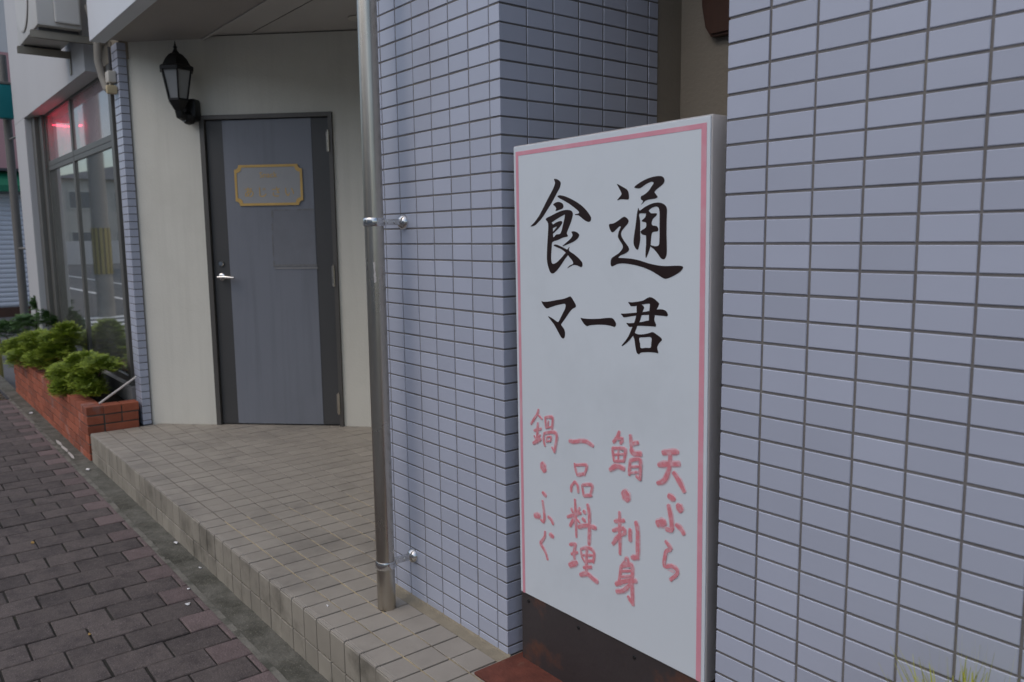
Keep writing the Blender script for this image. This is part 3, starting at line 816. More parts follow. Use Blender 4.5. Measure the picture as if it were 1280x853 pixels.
D(MB().box(0.5035, 1.3365, 0.045, 0.10, 0.186, 0.197)).build('door_sill', M['frame'], ew)
dr = D(MB().bbox(0.506, 1.334, 0.006, 0.044, 0.199, 2.215, 0.0015)).build('door', M['door_dark'], ew)
D(MB().bbox(0.618, 1.217, 0.0035, 0.0058, 0.200, 2.214, 0.0006)).build('centre_panel', M['door_blue'], dr)
# lever handle and lock
h = MB().lathe([(0.0, 0.0), (0.024, 0.0), (0.024, 0.006), (0.019, 0.009), (0.0, 0.009)], (0.558, 0.006, 1.196), 20, 'Y')
h.tube([(0.558, 0.0, 1.196), (0.558, -0.045, 1.196)], 0.009, 12)
h.tube([(0.552, -0.045, 1.196), (0.60, -0.050, 1.197), (0.665, -0.046, 1.192)], [0.010, 0.011, 0.009], 12)
D(h).build('handle', M['chrome'], dr, smooth=True)
k_ = MB().lathe([(0.0, 0.0), (0.020, 0.0), (0.020, 0.008), (0.015, 0.013), (0.0, 0.013)], (0.560, 0.006, 1.285), 20, 'Y')
k_.box(0.558, 0.562, -0.0095, -0.006, 1.277, 1.293)
D(k_).build('lock', M['chrome'], dr, smooth=True)
for z0, z1 in ((1.995, 2.125), (1.13, 1.265), (0.275, 0.415)):
    hg = MB().tube([(1.3365, -0.021, z0), (1.3365, -0.021, z1)], 0.0085, 10)
    hg.box(1.318, 1.332, -0.003, 0.0055, z0+0.004, z1-0.004)
    hg.tube([(1.3365, -0.021, z1), (1.3365, -0.021, z1+0.008)], 0.005, 8)
    D(hg).build('hinge', M['steel'], dr, smooth=True)
# plaque with notched corners
def notched(x0, x1, z0, z1, r):
    pts = []
    for (cx, cz, a0) in ((x0, z0, 90), (x1, z0, 180), (x1, z1, 270), (x0, z1, 0)):
        arc = [(cx + r*math.cos(R(a0-90*t/4)), cz + r*math.sin(R(a0-90*t/4))) for t in range(5)]
        pts += arc
    return pts
def flat(poly, y0, y1, holes=()):
    """plate between y0 (front) and y1 from an outline in x, z with optional hole"""
    mb = MB(); rings = [poly] + list(holes)
    allp = [Vector((p[0], p[1], 0)) for r in rings for p in r]
    tris = tessellate_polygon([[Vector((p[0], p[1], 0)) for p in r] for r in rings])
    n = len(allp)
    vs = [(p.x, y0, p.y) for p in allp] + [(p.x, y1, p.y) for p in allp]
    fs = [tuple(t) for t in tris]
    b = 0
    for r in rings:
        m_ = len(r)
        for i in range(m_): fs.append((b+i, b+(i+1) % m_, n+b+(i+1) % m_, n+b+i))
        b += m_
    return mb.add(vs, fs)
D(flat(notched(0.688, 1.148, 1.662, 1.925, 0.030), -0.004, 0.0034)).build('plaque', M['plaque'], dr)
D(flat(notched(0.688, 1.148, 1.662, 1.925, 0.030), -0.0065, -0.0041, [notched(0.704, 1.132, 1.678, 1.909, 0.034)])).build('plaque_border', M['gold'], dr)
def text_mb(body, size, x, z, y0, depth=0.0012, spacing=1.0):
    cu = bpy.data.curves.new('lettering', 'FONT'); cu.body = body; cu.size = size; cu.extrude = depth/2
    cu.align_x = 'CENTER'; cu.space_character = spacing; cu.resolution_u = 4
    o = bpy.data.objects.new('lettering', cu); COL.objects.link(o)
    dg = bpy.context.evaluated_depsgraph_get()
    me = o.evaluated_get(dg).to_mesh()
    mb = MB(); mb.add([(v.co.x + x, y0 - v.co.z, v.co.y + z) for v in me.vertices], [tuple(p.vertices) for p in me.polygons])
    o.evaluated_get(dg).to_mesh_clear()
    bpy.data.objects.remove(o, do_unlink=True); bpy.data.curves.remove(cu)
    return mb
D(text_mb('Snack', 0.052, 0.918, 1.842, -0.0048)).build('plaque_lettering', M['gold'], dr)
for ch, xx in zip('あじさい', (0.782, 0.872, 0.966, 1.056)):
    D(text_mb(ch, 0.074, xx, 1.722, -0.0048)).build('plaque_lettering', M['gold'], dr)
# outline left by a removed notice
D(flat([(0.922, 1.256), (1.214, 1.257), (1.214, 1.634), (0.925, 1.631)], 0.0025, 0.0034)).build('notice_mark', M['patch'], dr)
rs = MB()
for x0, x1, z0, z1 in ((0.920, 0.929, 1.262, 1.30), (0.921, 0.927, 1.33, 1.47), (0.922, 0.930, 1.50, 1.545), (0.924, 0.936, 1.585, 1.63), (0.94, 1.06, 1.628, 1.634), (1.10, 1.213, 1.627, 1.637)):
    rs.box(x0, x1, 0.0008, 0.0022, z0, z1)
rs.box(0.925, 1.222, 0.0000, 0.0022, 1.262, 1.276)
D(rs).build('tape_residue', M['residue'], dr)
D(MB().box(0.930, 1.226, -0.0010, 0.0020, 1.247, 1.256)).build('adhesive_strip', M['adhesive'], dr)

# ------------------------------------------------------------------ rest of the porch walls
pb = thing('porch_wall', 'shaded cream plaster wall at the back of the porch behind the pillar', 'wall', (-1.5, 1.5, 0.19))
MB().box(-2.75, -0.30, 1.42, 1.57, 0.18, 2.74).build('back_panel', M['plaster'], pb)
MB().box(-0.690, -0.30, 0.650, 1.415, 0.18, 2.725).build('side_panel', M['plaster'], pb)

# ------------------------------------------------------------------ canopy: fascia, soffit, inner ceiling
cp = thing('entrance_canopy', 'white boxed canopy over the entrance with its grey soffit and inset ceiling', 'canopy', (-2, 0.3, 2.7))
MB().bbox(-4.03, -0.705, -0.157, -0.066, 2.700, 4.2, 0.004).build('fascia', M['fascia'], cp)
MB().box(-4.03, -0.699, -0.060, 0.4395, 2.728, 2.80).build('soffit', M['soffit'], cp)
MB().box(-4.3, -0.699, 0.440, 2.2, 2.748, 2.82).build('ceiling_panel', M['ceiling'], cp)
MB().bbox(-4.03, -0.70, 0.425, 0.445, 2.720, 2.7275, 0.002).build('edge_trim', M['ceiling'], cp)
MB().box(-4.03, -0.70, -0.064, 2.2, 2.83, 4.2).build('sky_block', M['fascia'], cp)  # unseen mass over the ceiling, added to block sky light
MB().box(-0.69, 2.0, 0.652, 2.2, 2.74, 4.2).build('sky_block', M['dark_wall'], cp)  # same unseen mass behind the pillar and alcove, added to keep skylight out
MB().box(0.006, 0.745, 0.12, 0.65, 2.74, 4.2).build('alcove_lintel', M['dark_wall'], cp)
MB().tube([(-3.40, 0.66, 2.7465), (-2.05, 0.66, 2.7465)], 0.002, 4).build('ceiling_joint', M['frame'], cp)
dl = thing('ceiling_downlight', 'small round recessed ceiling light beside the top of the steel downpipe', 'downlight', (-2.70, 1.04, 2.747))
MB().lathe([(0.045, 0.006), (0.062, 0.006), (0.066, 0.003), (0.066, 0.0), (0.045, 0.0)], (-2.70, 1.04, 2.740), 28).build('ring', M['ivory'], dl, smooth=True)
MB().lathe([(0.0, 0.0), (0.044, 0.0), (0.044, 0.004), (0.0, 0.004)], (-2.70, 1.04, 2.7425), 24).build('lens', M['ac_dark'], dl)

# ------------------------------------------------------------------ wall lantern
ln = thing('wall_lantern', 'black six-sided carriage lantern with motion sensor on the cream wall left of the door', 'lantern', T_ @ Vector((0.44, 0, 2.25)))
LX, LY = 0.412, -0.15
b = MB().lathe([(0.0, 2.250), (0.030, 2.262), (0.058, 2.305), (0.066, 2.318), (0.066, 2.330), (0.0, 2.330)], (LX, LY, 0), 6)
D(b).build('lantern_base', M['black'], ln)
b = MB().lathe([(0.0, 2.500), (0.112, 2.500), (0.114, 2.520), (0.104, 2.528), (0.094, 2.532), (0.072, 2.572), (0.046, 2.600), (0.024, 2.612), (0.018, 2.622), (0.0, 2.623)], (LX, LY, 0), 6)
D(b).build('lantern_roof', M['black'], ln)
b = MB().lathe([(0.0, 2.618), (0.010, 2.620), (0.014, 2.630), (0.008, 2.638), (0.013, 2.648), (0.007, 2.656), (0.004, 2.672), (0.0, 2.690)], (LX, LY, 0), 12)
D(b).build('finial', M['black'], ln, smooth=True)
for k in range(6):
    a = R(60*k)
    p0 = (LX+0.062*math.cos(a), LY+0.062*math.sin(a), 2.328); p1 = (LX+0.096*math.cos(a), LY+0.096*math.sin(a), 2.502)
    D(MB().tube([p0, p1], 0.0055, 6)).build('cage_bar', M['black'], ln)
for k in range(6):
    a0, a1 = R(60*k), R(60*k+60)
    def pt(a, r, z): return (LX+r*math.cos(a), LY+r*math.sin(a), z)
    vs = [pt(a0, 0.058, 2.3305), pt(a1, 0.058, 2.3305), pt(a1, 0.092, 2.4995), pt(a0, 0.092, 2.4995), pt(a0, 0.055, 2.3305), pt(a1, 0.055, 2.3305), pt(a1, 0.089, 2.4995), pt(a0, 0.089, 2.4995)]
    D(MB().add(vs, [(0,1,2,3),(7,6,5,4),(0,4,5,1),(1,5,6,2),(2,6,7,3),(3,7,4,0)])).build('lantern_pane', M['frost'], ln)
arm = MB().tube([(LX, LY, 2.262), (LX+0.004, LY+0.005, 2.235), (LX+0.012, LY+0.05, 2.225), (LX+0.025, -0.04, 2.245)], [0.026, 0.03, 0.034, 0.04], 12)
D(arm).build('arm', M['black'], ln, smooth=True)
mt_ = MB().bbox(0.388, 0.488, -0.085, -0.0015, 2.205, 2.345, 0.022)
D(mt_).build('mounting_box', M['black'], ln, smooth=True)
sn = MB().lathe([(0.0, 2.178), (0.026, 2.186), (0.042, 2.206), (0.046, 2.232), (0.0, 2.234)], (0.438, -0.078, 0), 18)
D(sn).build('motion_sensor', M['black'], ln, smooth=True)
D(MB().lathe([(0.0, 0.0), (0.014, 0.002), (0.018, 0.010), (0.0, 0.012)], (0.424, -0.112, 2.212), 12, 'Y')).build('sensor_window', M['frost'], ln, smooth=True)

# ------------------------------------------------------------------ stainless downpipe
QX, QY, QR = -0.525, -0.112, 0.031
dp = thing('steel_downpipe', 'tall brushed stainless steel pipe standing on the tiled floor in front of the pillar', 'pipe', (QX, QY, 0.19))
MB().tube([(QX, QY, 0.189+0.28*i) for i in range(10)], QR, 40).build('tube', M['steel'], dp, smooth=True)
pr = MB(); vs = []; rg = random.Random(5)
for i in range(9):
    z = 1.300 + 0.008*i
    for a in (-40 + rg.uniform(-3, 2), -31 + rg.uniform(-2, 5)):
        vs.append((QX + (QR+0.0005)*math.cos(R(a)), QY + (QR+0.0005)*math.sin(R(a)), z))
pr.add(vs, [(2*i, 2*i+1, 2*i+3, 2*i+2) for i in range(8)])
pr.build('sticker_residue', M['rod'], dp)
for z in (1.492, 0.345):
    c_ = MB().lathe([(QR+0.0004, -0.013), (QR+0.0025, -0.013), (QR+0.004, -0.010), (QR+0.004, 0.010), (QR+0.0025, 0.013), (QR+0.0004, 0.013)], (QX, QY, z), 36)
    c_.box(QX-0.042, QX-0.030, QY-0.007, QY+0.007, z-0.012, z+0.012)
    cl = c_.build('clamp', M['chrome'], dp, smooth=True)
    a_ = MB().bbox(QX-0.008, QX+0.008, QY+QR+0.001, -0.006, z-0.010, z+0.010, 0.002)
    a_.tube([(QX+0.010, QY+QR+0.020, z), (QX-0.010, QY+QR+0.020, z)], 0.007, 8)
    a_.tube([(QX+0.011, QY+QR+0.044, z), (QX-0.011, QY+QR+0.044, z)], 0.007, 8)
    a_.build('clamp_arm', M['chrome'], cl, smooth=True)
    MB().lathe([(0.0, 0.022), (0.012, 0.020), (0.022, 0.012), (0.026, 0.002), (0.026, -0.0015), (0.0, -0.0015)], (QX, -0.0005, z), 24, 'Y').build('wall_rosette', M['chrome'], cl, smooth=True)

# ------------------------------------------------------------------ standing sign in the opening
SX, SZ, SY = 0.030, 0.190, 0.020
sg = thing('standing_sign', 'tall white sign board with dark brush characters above faded red menu lettering', 'sign', (0.37, 0.05, 0.19))
def lean(x, z): return (x - 0.0083*(z - 0.95), z + 0.0083*(x - 0.37))
def leanmb(mb):
    mb.v = [(lean(x, z)[0], y, lean(x, z)[1]) for x, y, z in mb.v]; return mb
WX0, WX1, WZ0, WZ1 = 0.0365, 0.7105, 0.4105, 1.690
leanmb(MB().bbox(WX0, WX1, SY, SY+0.055, WZ0, WZ1, 0.006)).build('light_box', M['acrylic_edge'], sg, smooth=True)
leanmb(MB().bbox(WX0+0.004, WX1-0.004, SY-0.0025, SY+0.002, WZ0+0.001, WZ1-0.004, 0.0015)).build('face_panel', M['acrylic'], sg)
YF = SY-0.0025
def strip(x0, x1, z0, z1): return leanmb(MB().box(x0, x1, YF-0.0006, YF-0.0001, z0, z1))
strip(WX0+0.0135, WX0+0.0245, WZ0+0.001, WZ1-0.0175).build('border_line', M['pink_line'], sg)
strip(WX1-0.0275, WX1-0.0135, WZ0+0.001, WZ1-0.0175).build('border_line', M['pink_line'], sg)
strip(WX0+0.0246, WX1-0.0276, WZ1-0.0285, WZ1-0.0176).build('border_line', M['pink_line'], sg)
def letter(ch, base):
    mb = MB()
    for i, rings in enumerate(base):
        y0 = YF - 0.0006 - 0.00005*i
        rr = [[(SX + u/10000, SZ + v/10000) for u, v in r] for r in rings]
        f_ = flat(rr[0], y0, YF-0.0002, rr[1:])
        mb.add(f_.v, f_.f)
    return mb
def smooth_ring(r, closed=True):
    """Catmull-Rom through the outline so brush edges stay rounded"""
    n = len(r); out = []
    for i in range(n if closed else n-1):
        g_ = lambda k: r[k % n] if closed else r[max(0, min(n-1, k))]
        p0, p1, p2, p3 = g_(i-1), g_(i), g_(i+1), g_(i+2)
        for t in (0, 1/3, 2/3):
            q = []
            for a in (0, 1):
                q.append(0.5*((2*p1[a]) + (-p0[a]+p2[a])*t + (2*p0[a]-5*p1[a]+4*p2[a]-p3[a])*t*t + (-p0[a]+3*p1[a]-3*p2[a]+p3[a])*t**3))
            out.append(tuple(q))
    if not closed: out.append(r[-1])
    return out
for ch, strokes in BRUSH.items():
    letter(ch, [[smooth_ring(r) for r in rings] for rings in strokes]).build('brush_character', M['ink'], sg)
def stroke_outline(pts, w):
    c = smooth_ring(pts, False)
    n = len(c); L_ = []; R_ = []
    for i, p in enumerate(c):
        q0, q1 = c[max(0, i-1)], c[min(n-1, i+1)]
        dx, dy = q1[0]-q0[0], q1[1]-q0[1]; d = math.hypot(dx, dy) or 1
        t = i/(n-1)
        ww = w/2*(1.22 + 0.30*math.sin(math.pi*t) + 0.12*math.sin(9*t + pts[0][0]))
        L_.append((p[0]-dy/d*ww*1.0, p[1]+dx/d*ww)); R_.append((p[0]+dy/d*ww*1.0, p[1]-dx/d*ww))
    def cap(pc, a, b_):
        return [(pc[0] + (a[0]-pc[0])*math.cos(R(u)) + (b_[0])*math.sin(R(u)), pc[1] + (a[1]-pc[1])*math.cos(R(u)) + (b_[1])*math.sin(R(u))) for u in (45, 90, 135)]
    e0, e1 = c[-1], c[-2]; d = math.hypot(e0[0]-e1[0], e0[1]-e1[1]) or 1
    k = w*0.36
    end = cap(c[-1], L_[-1], ((e0[0]-e1[0])/d*k, (e0[1]-e1[1])/d*k))
    s0, s1 = c[0], c[1]; d = math.hypot(s0[0]-s1[0], s0[1]-s1[1]) or 1
    sta = cap(c[0], R_[0], ((s0[0]-s1[0])/d*k, (s0[1]-s1[1])/d*k))
    return L_ + end + R_[::-1] + sta
for ch, strokes in STROKES.items():
    core = letter(ch, [[stroke_outline(pts, w*0.98)] for pts, w in strokes])
    core.v = [(x, y-0.0012 if y < YF-0.0005 else y, z) for x, y, z in core.v]
    mc = core.build('menu_character', M['pink'], sg)
    letter(ch, [[stroke_outline(pts, w*1.32 + 16)] for pts, w in strokes]).build('faded_edge', M['pink_fade'], mc)
leanmb(MB().box(WX0+0.001, WX1-0.001, SY+0.003, SY+0.050, 0.200, WZ0-0.0005)).build('foot_panel', M['sign_base'], sg)
for bx_, bz_ in ((0.073, 0.385), (0.285, 0.385), (0.49, 0.385)):
    MB().lathe([(0.0, 0.0035), (0.004, 0.003), (0.0055, 0.0), (0.0, 0.0)], (bx_, SY+0.003, bz_), 10, 'Y').build('bolt', M['black'], sg)
MB().bbox(0.018, 0.730, -0.138, SY+0.075, 0.1915, 0.1995, 0.002).build('base_plate', M['rust'], sg)

# ------------------------------------------------------------------ left wing: tiled pilaster and shop front
tp = thing('tiled_pilaster', 'narrow lilac tiled strip where the cream wall meets the shop window', 'pillar', (-4.1, 0.03, 0.19))
MB().box(-4.195, -4.0335, 0.0035, 0.058, 0.10, 2.70).build('pilaster_core', M['grout'], tp)
corner_col(tp, -4.03, 0, 0.0475, 0.0560, 0.19, 2.7255)
st = MB(); tile_face(tp, [(-0.1475, -0.0475)], 0.19, 2.7255, (-4.03, 0), 0, lambda p, k: False, st)
tag(st.build('street_side_tiles', M['tile'], tp), kind='stuff')

YW = 0.030
sf = thing('shop_front', 'grey-white shop front with tall bronze framed windows behind the planter', 'shop front', (-6, 0.1, 0))
MB().bbox(-7.75, -4.50, -0.100, 0.02, 2.600, 4.3, 0.004).build('wall_panel', M['shopwall'], sf)
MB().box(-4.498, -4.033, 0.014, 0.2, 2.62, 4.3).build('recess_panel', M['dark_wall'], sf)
MB().bbox(-7.75, -7.16, -0.100, 0.20, -0.1, 2.5995, 0.006).build('white_column', M['shopwall'], sf)
MB().box(-7.75, -7.16, 0.201, 6.0, -0.1, 4.3).build('end_wall', M['shopwall'], sf)
MB().box(-7.158, -4.197, -0.02, 0.12, -0.1, 0.43).build('window_sill', M['concrete'], sf)
MB().box(-7.158, -4.197, 0.0, 0.30, 2.625, 2.75).build('lintel', M['dark_wall'], sf)
it = MB()
it.box(-7.158, -4.2, 3.2, 3.25, 0.0, 2.72); it.box(-4.2, -4.15, 0.32, 3.2, 0, 2.72); it.box(-7.158, -4.2, 0.3, 3.2, 2.724, 2.75); it.box(-7.158, -4.2, 0.13, 3.2, 0.20, 0.28)
it.build('shop_interior', M['interior'], sf)
xs = [-7.158, -6.86, -5.74, -4.335]
zs = [0.43, 2.135, 2.625]
for i in (1, 2):
    for j in range(2):
        x0, x1, z0, z1 = xs[i], xs[i+1], zs[j], zs[j+1]
        fw_ = 0.030 if i < 2 else 0.034
        wf = MB()
        wf.bbox(x0+0.001, x0+fw_, YW-0.010, YW+0.045, z0+0.001, z1-0.001, 0.003)
        wf.bbox(x1-fw_, x1-0.001, YW-0.010, YW+0.045, z0+0.001, z1-0.001, 0.003)
        wf.bbox(x0+fw_+0.0005, x1-fw_-0.0005, YW-0.008, YW+0.045, z0+0.001, z0+0.045, 0.003)
        wf.bbox(x0+fw_+0.0005, x1-fw_-0.0005, YW-0.008, YW+0.045, z1-0.040, z1-0.001, 0.003)
        w_ = wf.build('window', M['bronze'], sf)
        MB().box(x0+fw_-0.003, x1-fw_+0.003, YW+0.004, YW+0.009, z0+0.040, z1-0.036).build('pane', M['haze_glass' if j else 'glass'], w_)
MB().bbox(-4.334, -4.262, YW-0.034, YW+0.06, 0.43, 2.62, 0.004).build('window_jamb', M['bronze'], sf)
MB().bbox(-4.2615, -4.197, YW-0.012, YW+0.06, 0.43, 2.62, 0.004).build('window_jamb', M['bronze'], sf)
MB().bbox(-7.156, -7.00, -0.045, YW+0.05, 0.43, 2.62, 0.004).build('window_jamb', M['bronze'], sf)
MB().bbox(-6.9995, -6.861, -0.008, YW+0.05, 0.43, 2.62, 0.004).build('window_jamb', M['bronze'], sf)
MB().box(-7.10, -4.30, 0.150, 0.156, 2.16, 2.615).build('glow_backing', M['glow_backing'], sf)  # backing added behind the upper panes to look pale and catch red glow
nt_ = tag(MB().tube([(-7.08, 0.115, 2.545), (-6.2, 0.115, 2.43), (-5.80, 0.115, 2.40)], 0.007, 10).build('neon_tube', M['neon']), 'glowing red neon tube inside the upper shop window', 'neon tube')

# ------------------------------------------------------------------ air conditioner on wall brackets
ac = thing('air_conditioner', 'ivory outdoor air conditioner unit on brackets above the shop window', 'air conditioner', (-4.65, -0.25, 2.80))
cs = MB().bbox(-5.08, -4.29, -0.400, -0.135, 2.822, 3.40, 0.018)
cs.build('casing', M['ac'], ac, smooth=True)
gl_ = MB().lathe([(0.235, 0.0), (0.245, 0.006), (0.235, 0.010), (0.0, 0.010)], (-4.76, -0.401, 3.11), 36, 'Y')
gl_.build('fan_grille', M['ac'], ac)
MB().bbox(-4.2895, -4.262, -0.300, -0.150, 2.845, 3.06, 0.010).build('valve_cover', M['ac'], ac)
for fx in (-4.98, -4.38):
    MB().bbox(fx-0.03, fx+0.03, -0.385, -0.150, 2.800, 2.8215, 0.003).build('foot', M['ac_dark'], ac)
for bx_ in (-4.92, -4.36):
    br = MB()
    back = -0.102 if bx_ < -4.5 else 0.012
    br.bbox(bx_-0.020, bx_+0.020, -0.430, back, 2.794, 2.799, 0.001)
    br.bbox(bx_-0.020, bx_-0.016, -0.430, back, 2.755, 2.7935, 0.001)
    br.bbox(bx_+0.0155, bx_+0.0195, -0.430, back, 2.752, 2.7935, 0.001)
    br.bbox(bx_-0.026, bx_+0.026, back-0.006, back-0.0005, 2.64, 2.80, 0.001)
    br.build('bracket', M['galv'], ac)
MB().tube([(-4.262, -0.10, 2.98), (-4.245, -0.075, 2.86), (-4.225, -0.07, 2.74), (-4.215, -0.075, 2.62), (-4.20, -0.06, 2.52), (-4.15, -0.05, 2.44), (-4.105, -0.045, 2.425)], 0.024, 14).build('refrigerant_hose', M['hose'], ac, smooth=True)
jb = thing('junction_box', 'small ivory conduit box beside the hose at the top of the tiled strip', 'junction box', (-4.13, -0.03, 2.50))
MB().bbox(-4.165, -4.075, -0.052, -0.0015, 2.470, 2.545, 0.010).build('box_body', M['ivory'], jb, smooth=True)
MB().tube([(-4.12, -0.025, 2.545), (-4.12, -0.025, 2.70)], 0.008, 8).build('conduit', M['ac_dark'], jb)
MB().tube([(-4.10, -0.040, 2.47), (-4.092, -0.040, 2.44)], 0.004, 8).build('cable', M['ivory'], jb)
pt_ = MB().bbox(-4.105, -4.062, -0.068, -0.0015, 2.395, 2.452, 0.014).build('hose_seal', M['cream'], smooth=True)
tag(pt_, 'cream putty lump sealing the hose where it enters the wall', 'sealant')

# ------------------------------------------------------------------ downpipe and teal sign at the far building corner
gp = thing('grey_downpipe', 'thin grey brown downpipe at the far corner of the shop front', 'pipe', (-8.35, -0.08, -0.12))
MB().tube([(-8.35, -0.08, -0.12+0.5*i) for i in range(8)], 0.042, 14).build('tube', M['grey_pole'], gp, smooth=True)
for z in (1.38, 2.52):
    MB().tube([(-8.35, -0.08, z), (-7.752, -0.03, z)], 0.012, 8).build('pipe_clip', M['grey_pole'], gp)
ts = thing('teal_sign', 'teal box sign fixed above head height beside the far downpipe', 'sign', (-8.3, -0.25, 2.7))
MB().bbox(-8.29, -8.17, -0.42, -0.035, 2.72, 3.06, 0.012).build('sign_box', M['teal'], ts, smooth=True)
MB().bbox(-8.295, -8.165, -0.425, -0.030, 3.061, 3.085, 0.004).build('sign_cap', M['grey_pole'], ts)
MB().tube([(-8.33, -0.08, 2.9), (-8.29, -0.10, 2.9)], 0.012, 8).build('sign_arm', M['grey_pole'], ts)

# ------------------------------------------------------------------ brick planter
bp_ = thing('brick_planter', 'low red brick planter along the foot of the shop window', 'planter', (-5.6, -0.2, 0))
BX0, BX1, BY0, BY1, BZ = -7.32, -4.027, -0.345, -0.022, 0.358
mo = MB()
mo.box(BX0+0.01, BX1-0.008, BY0+0.007, BY0+0.098, -0.1, BZ-0.012)
mo.box(BX1-0.105, BX1-0.007, BY0+0.0985, BY1-0.004, -0.1, BZ-0.012)
mo.box(BX0+0.01, BX0+0.10, BY0+0.0985, BY1-0.004, -0.1, BZ-0.012)
mo.build('mortar_core', M['mortar'], bp_)
_bm = {}
def brick(w, d, h, loc):
    key = (round(w, 3), round(d, 3), round(h, 3))
    if key not in _bm:
        _bm[key] = MB().bbox(-w/2, w/2, -d/2, d/2, -h/2, h/2, 0.0025).mesh('brick', M['brick'])
    put('brick', _bm[key], bp_, Vector(loc) + Vector(jit(0.0012)), (random.gauss(0, 0.004), random.gauss(0, 0.004), random.gauss(0, 0.004)))
CH = 0.0635
for c in range(6):
    z1 = BZ - CH*c; z0 = z1 - CH + 0.010
    off = 0.0 if c % 2 == 0 else 0.108
    if c == 0:
        # coping laid as headers along the front, stretchers on the end
        n = 30; L0 = (BX1-BX0)/n
        for i in range(n): brick(L0-0.010, 0.105, z1-z0, (BX0 + L0*(i+0.5), BY0+0.0525-0.001, (z0+z1)/2))
        for y0, y1 in ((BY0+0.108, BY0+0.212), (BY0+0.218, BY1)):
            brick(0.108, y1-y0, z1-z0, (BX1-0.054+0.001, (y0+y1)/2, (z0+z1)/2))
    else:
        xx = BX1 - (0.10 if c % 2 else 0.215)
        brick(BX1-xx, 0.10, z1-z0, ((xx+BX1)/2, BY0+0.05, (z0+z1)/2))
        while xx > BX0+0.03:
            x0 = max(xx-0.216, BX0)
            if xx-x0 > 0.03: brick(xx-0.010-x0, 0.10, z1-z0, ((xx-0.008+x0)/2, BY0+0.05, (z0+z1)/2))
            xx = x0
        ys = (BY0+0.108, BY0+0.215, BY1) if c % 2 else (BY0+0.108, BY1)
        for y0, y1 in zip(ys[:-1], ys[1:]):
            brick(0.10, y1-y0-0.008, z1-z0, (BX1-0.05, (y0+y1)/2-0.002, (z0+z1)/2))
so = bumpy_strip(BX0+0.1, BX1-0.10, BY0+0.10, BY1, 0.315, 120, 10, 0.02, 8.1).build('soil', M['soil'], bp_, smooth=True)
tag(so, kind='stuff')
rd = tag(MB().tube([(-4.085, -0.255, 0.366), (-4.085, -0.012, 0.520)], 0.0075, 10).build('leaning_rod', M['rod']), 'pale rod leaning from the planter edge against the tiled strip', 'rod')

# ------------------------------------------------------------------ junipers
def juniper(name, label, clumps, base, m_, nspray, seed, cat='shrub', leaf=0.0145, group=None):
    rg = random.Random(seed)
    root = thing(name, label, cat, base, group)
    V = []; F = []; A = []
    B = Vector(base)
    def needle(p, d, n_, l, w, age):
        s_ = d.cross(n_)
        if s_.length < 1e-4: s_ = d.orthogonal()
        s_.normalize()
        b0 = len(V)
        V.extend([p, p + d*l*0.45 + s_*w, p + d*l, p + d*l*0.45 - s_*w])
        F.append((b0, b0+1, b0+2, b0+3)); A.extend([age*0.8, age, min(1, age+0.15), age])
    stems = MB()
    for ci, (cx, cy, cz, rx, ry, rz) in enumerate(clumps):
        cc = Vector((cx, cy, cz))
        stems.tube([B, (B+cc)/2 + Vector((0, 0, -0.03)), cc - Vector((0, 0, rz*0.6))], [0.016, 0.011, 0.006], 6)
        k = int(nspray*(rx*ry*rz)**(1/3)*6)
        for i in range(k):
            az = rg.uniform(0, 2*math.pi); el = math.asin(rg.uniform(-0.55, 1.0))
            rr = rg.uniform(0.45, 1.0)**0.6
            d = Vector((math.cos(az)*math.cos(el), math.sin(az)*math.cos(el), math.sin(el)))
            tip = cc + Vector((d.x*rx, d.y*ry, d.z*rz))*rr
            out = (Vector((d.x*rx*1.2, d.y*ry*1.6, d.z*rz*0.35 + 0.30*rz + rg.uniform(-0.3, 0.3)*rz))).normalized()
            L_ = rg.uniform(0.05, 0.11)
            st_ = tip - out*L_
            nrm = (Vector((0, 0, 1)) - out*out.z); nrm = (nrm + Vector((rg.gauss(0, 0.35), rg.gauss(0, 0.35), 0))).normalized()
            side = out.cross(nrm).normalized()
            youth = max(0, min(1, 0.25 + 0.5*rr**3 + rg.gauss(0, 0.16)))
            for j in range(13):
                t = j/12
                p = st_ + out*L_*t - Vector((0, 0, 0.012*t*t))
                if j < 12:
                    sg_ = 1 if j % 2 else -1
                    td = (out*0.75 + side*sg_*0.8 + nrm*rg.uniform(-0.15, 0.35)).normalized()
                    tl = (0.042*(1-t)**0.6 + 0.012)*rg.uniform(0.7, 1.2)
                else:
                    td = out; tl = 0.03
                m2 = 4
                for q in range(m2):
                    u = (q+0.5)/m2
                    for sgn in (-1, 1):
                        nd = (td*0.85 + td.cross(nrm)*sgn*0.55 + nrm*rg.uniform(-0.25, 0.45)).normalized()
                        needle(p + td*tl*u, nd, nrm, leaf*rg.uniform(0.6, 1.1), leaf*0.17, max(0, min(1, youth*(0.45+0.55*t) + 0.25*u*youth)))
    me = bpy.data.meshes.new('foliage')
    me.from_pydata([tuple(v) for v in V], [], F)
    at = me.attributes.new('age', 'FLOAT', 'POINT'); at.data.foreach_set('value', A)
    me.materials.append(M[m_])
    put('foliage', me, root)
    stems.build('stem', M['bark'], root)
    return root
juniper('juniper_shrub', 'small golden green juniper spilling over the near end of the brick planter',
        [(-5.0, -0.24, 0.47, 0.3, 0.15, 0.08), (-4.4, -0.16, 0.59, 0.26, 0.13, 0.064), (-4.8, -0.18, 0.55, 0.3, 0.15, 0.088), (-5.22, -0.26, 0.43, 0.28, 0.14, 0.088), (-4.45, -0.24, 0.43, 0.26, 0.11, 0.064), (-4.62, -0.22, 0.47, 0.22, 0.12, 0.096), (-4.85, -0.33, 0.38, 0.24, 0.09, 0.072)], (-4.75, -0.18, 0.31), 'juniper', 230, 11)
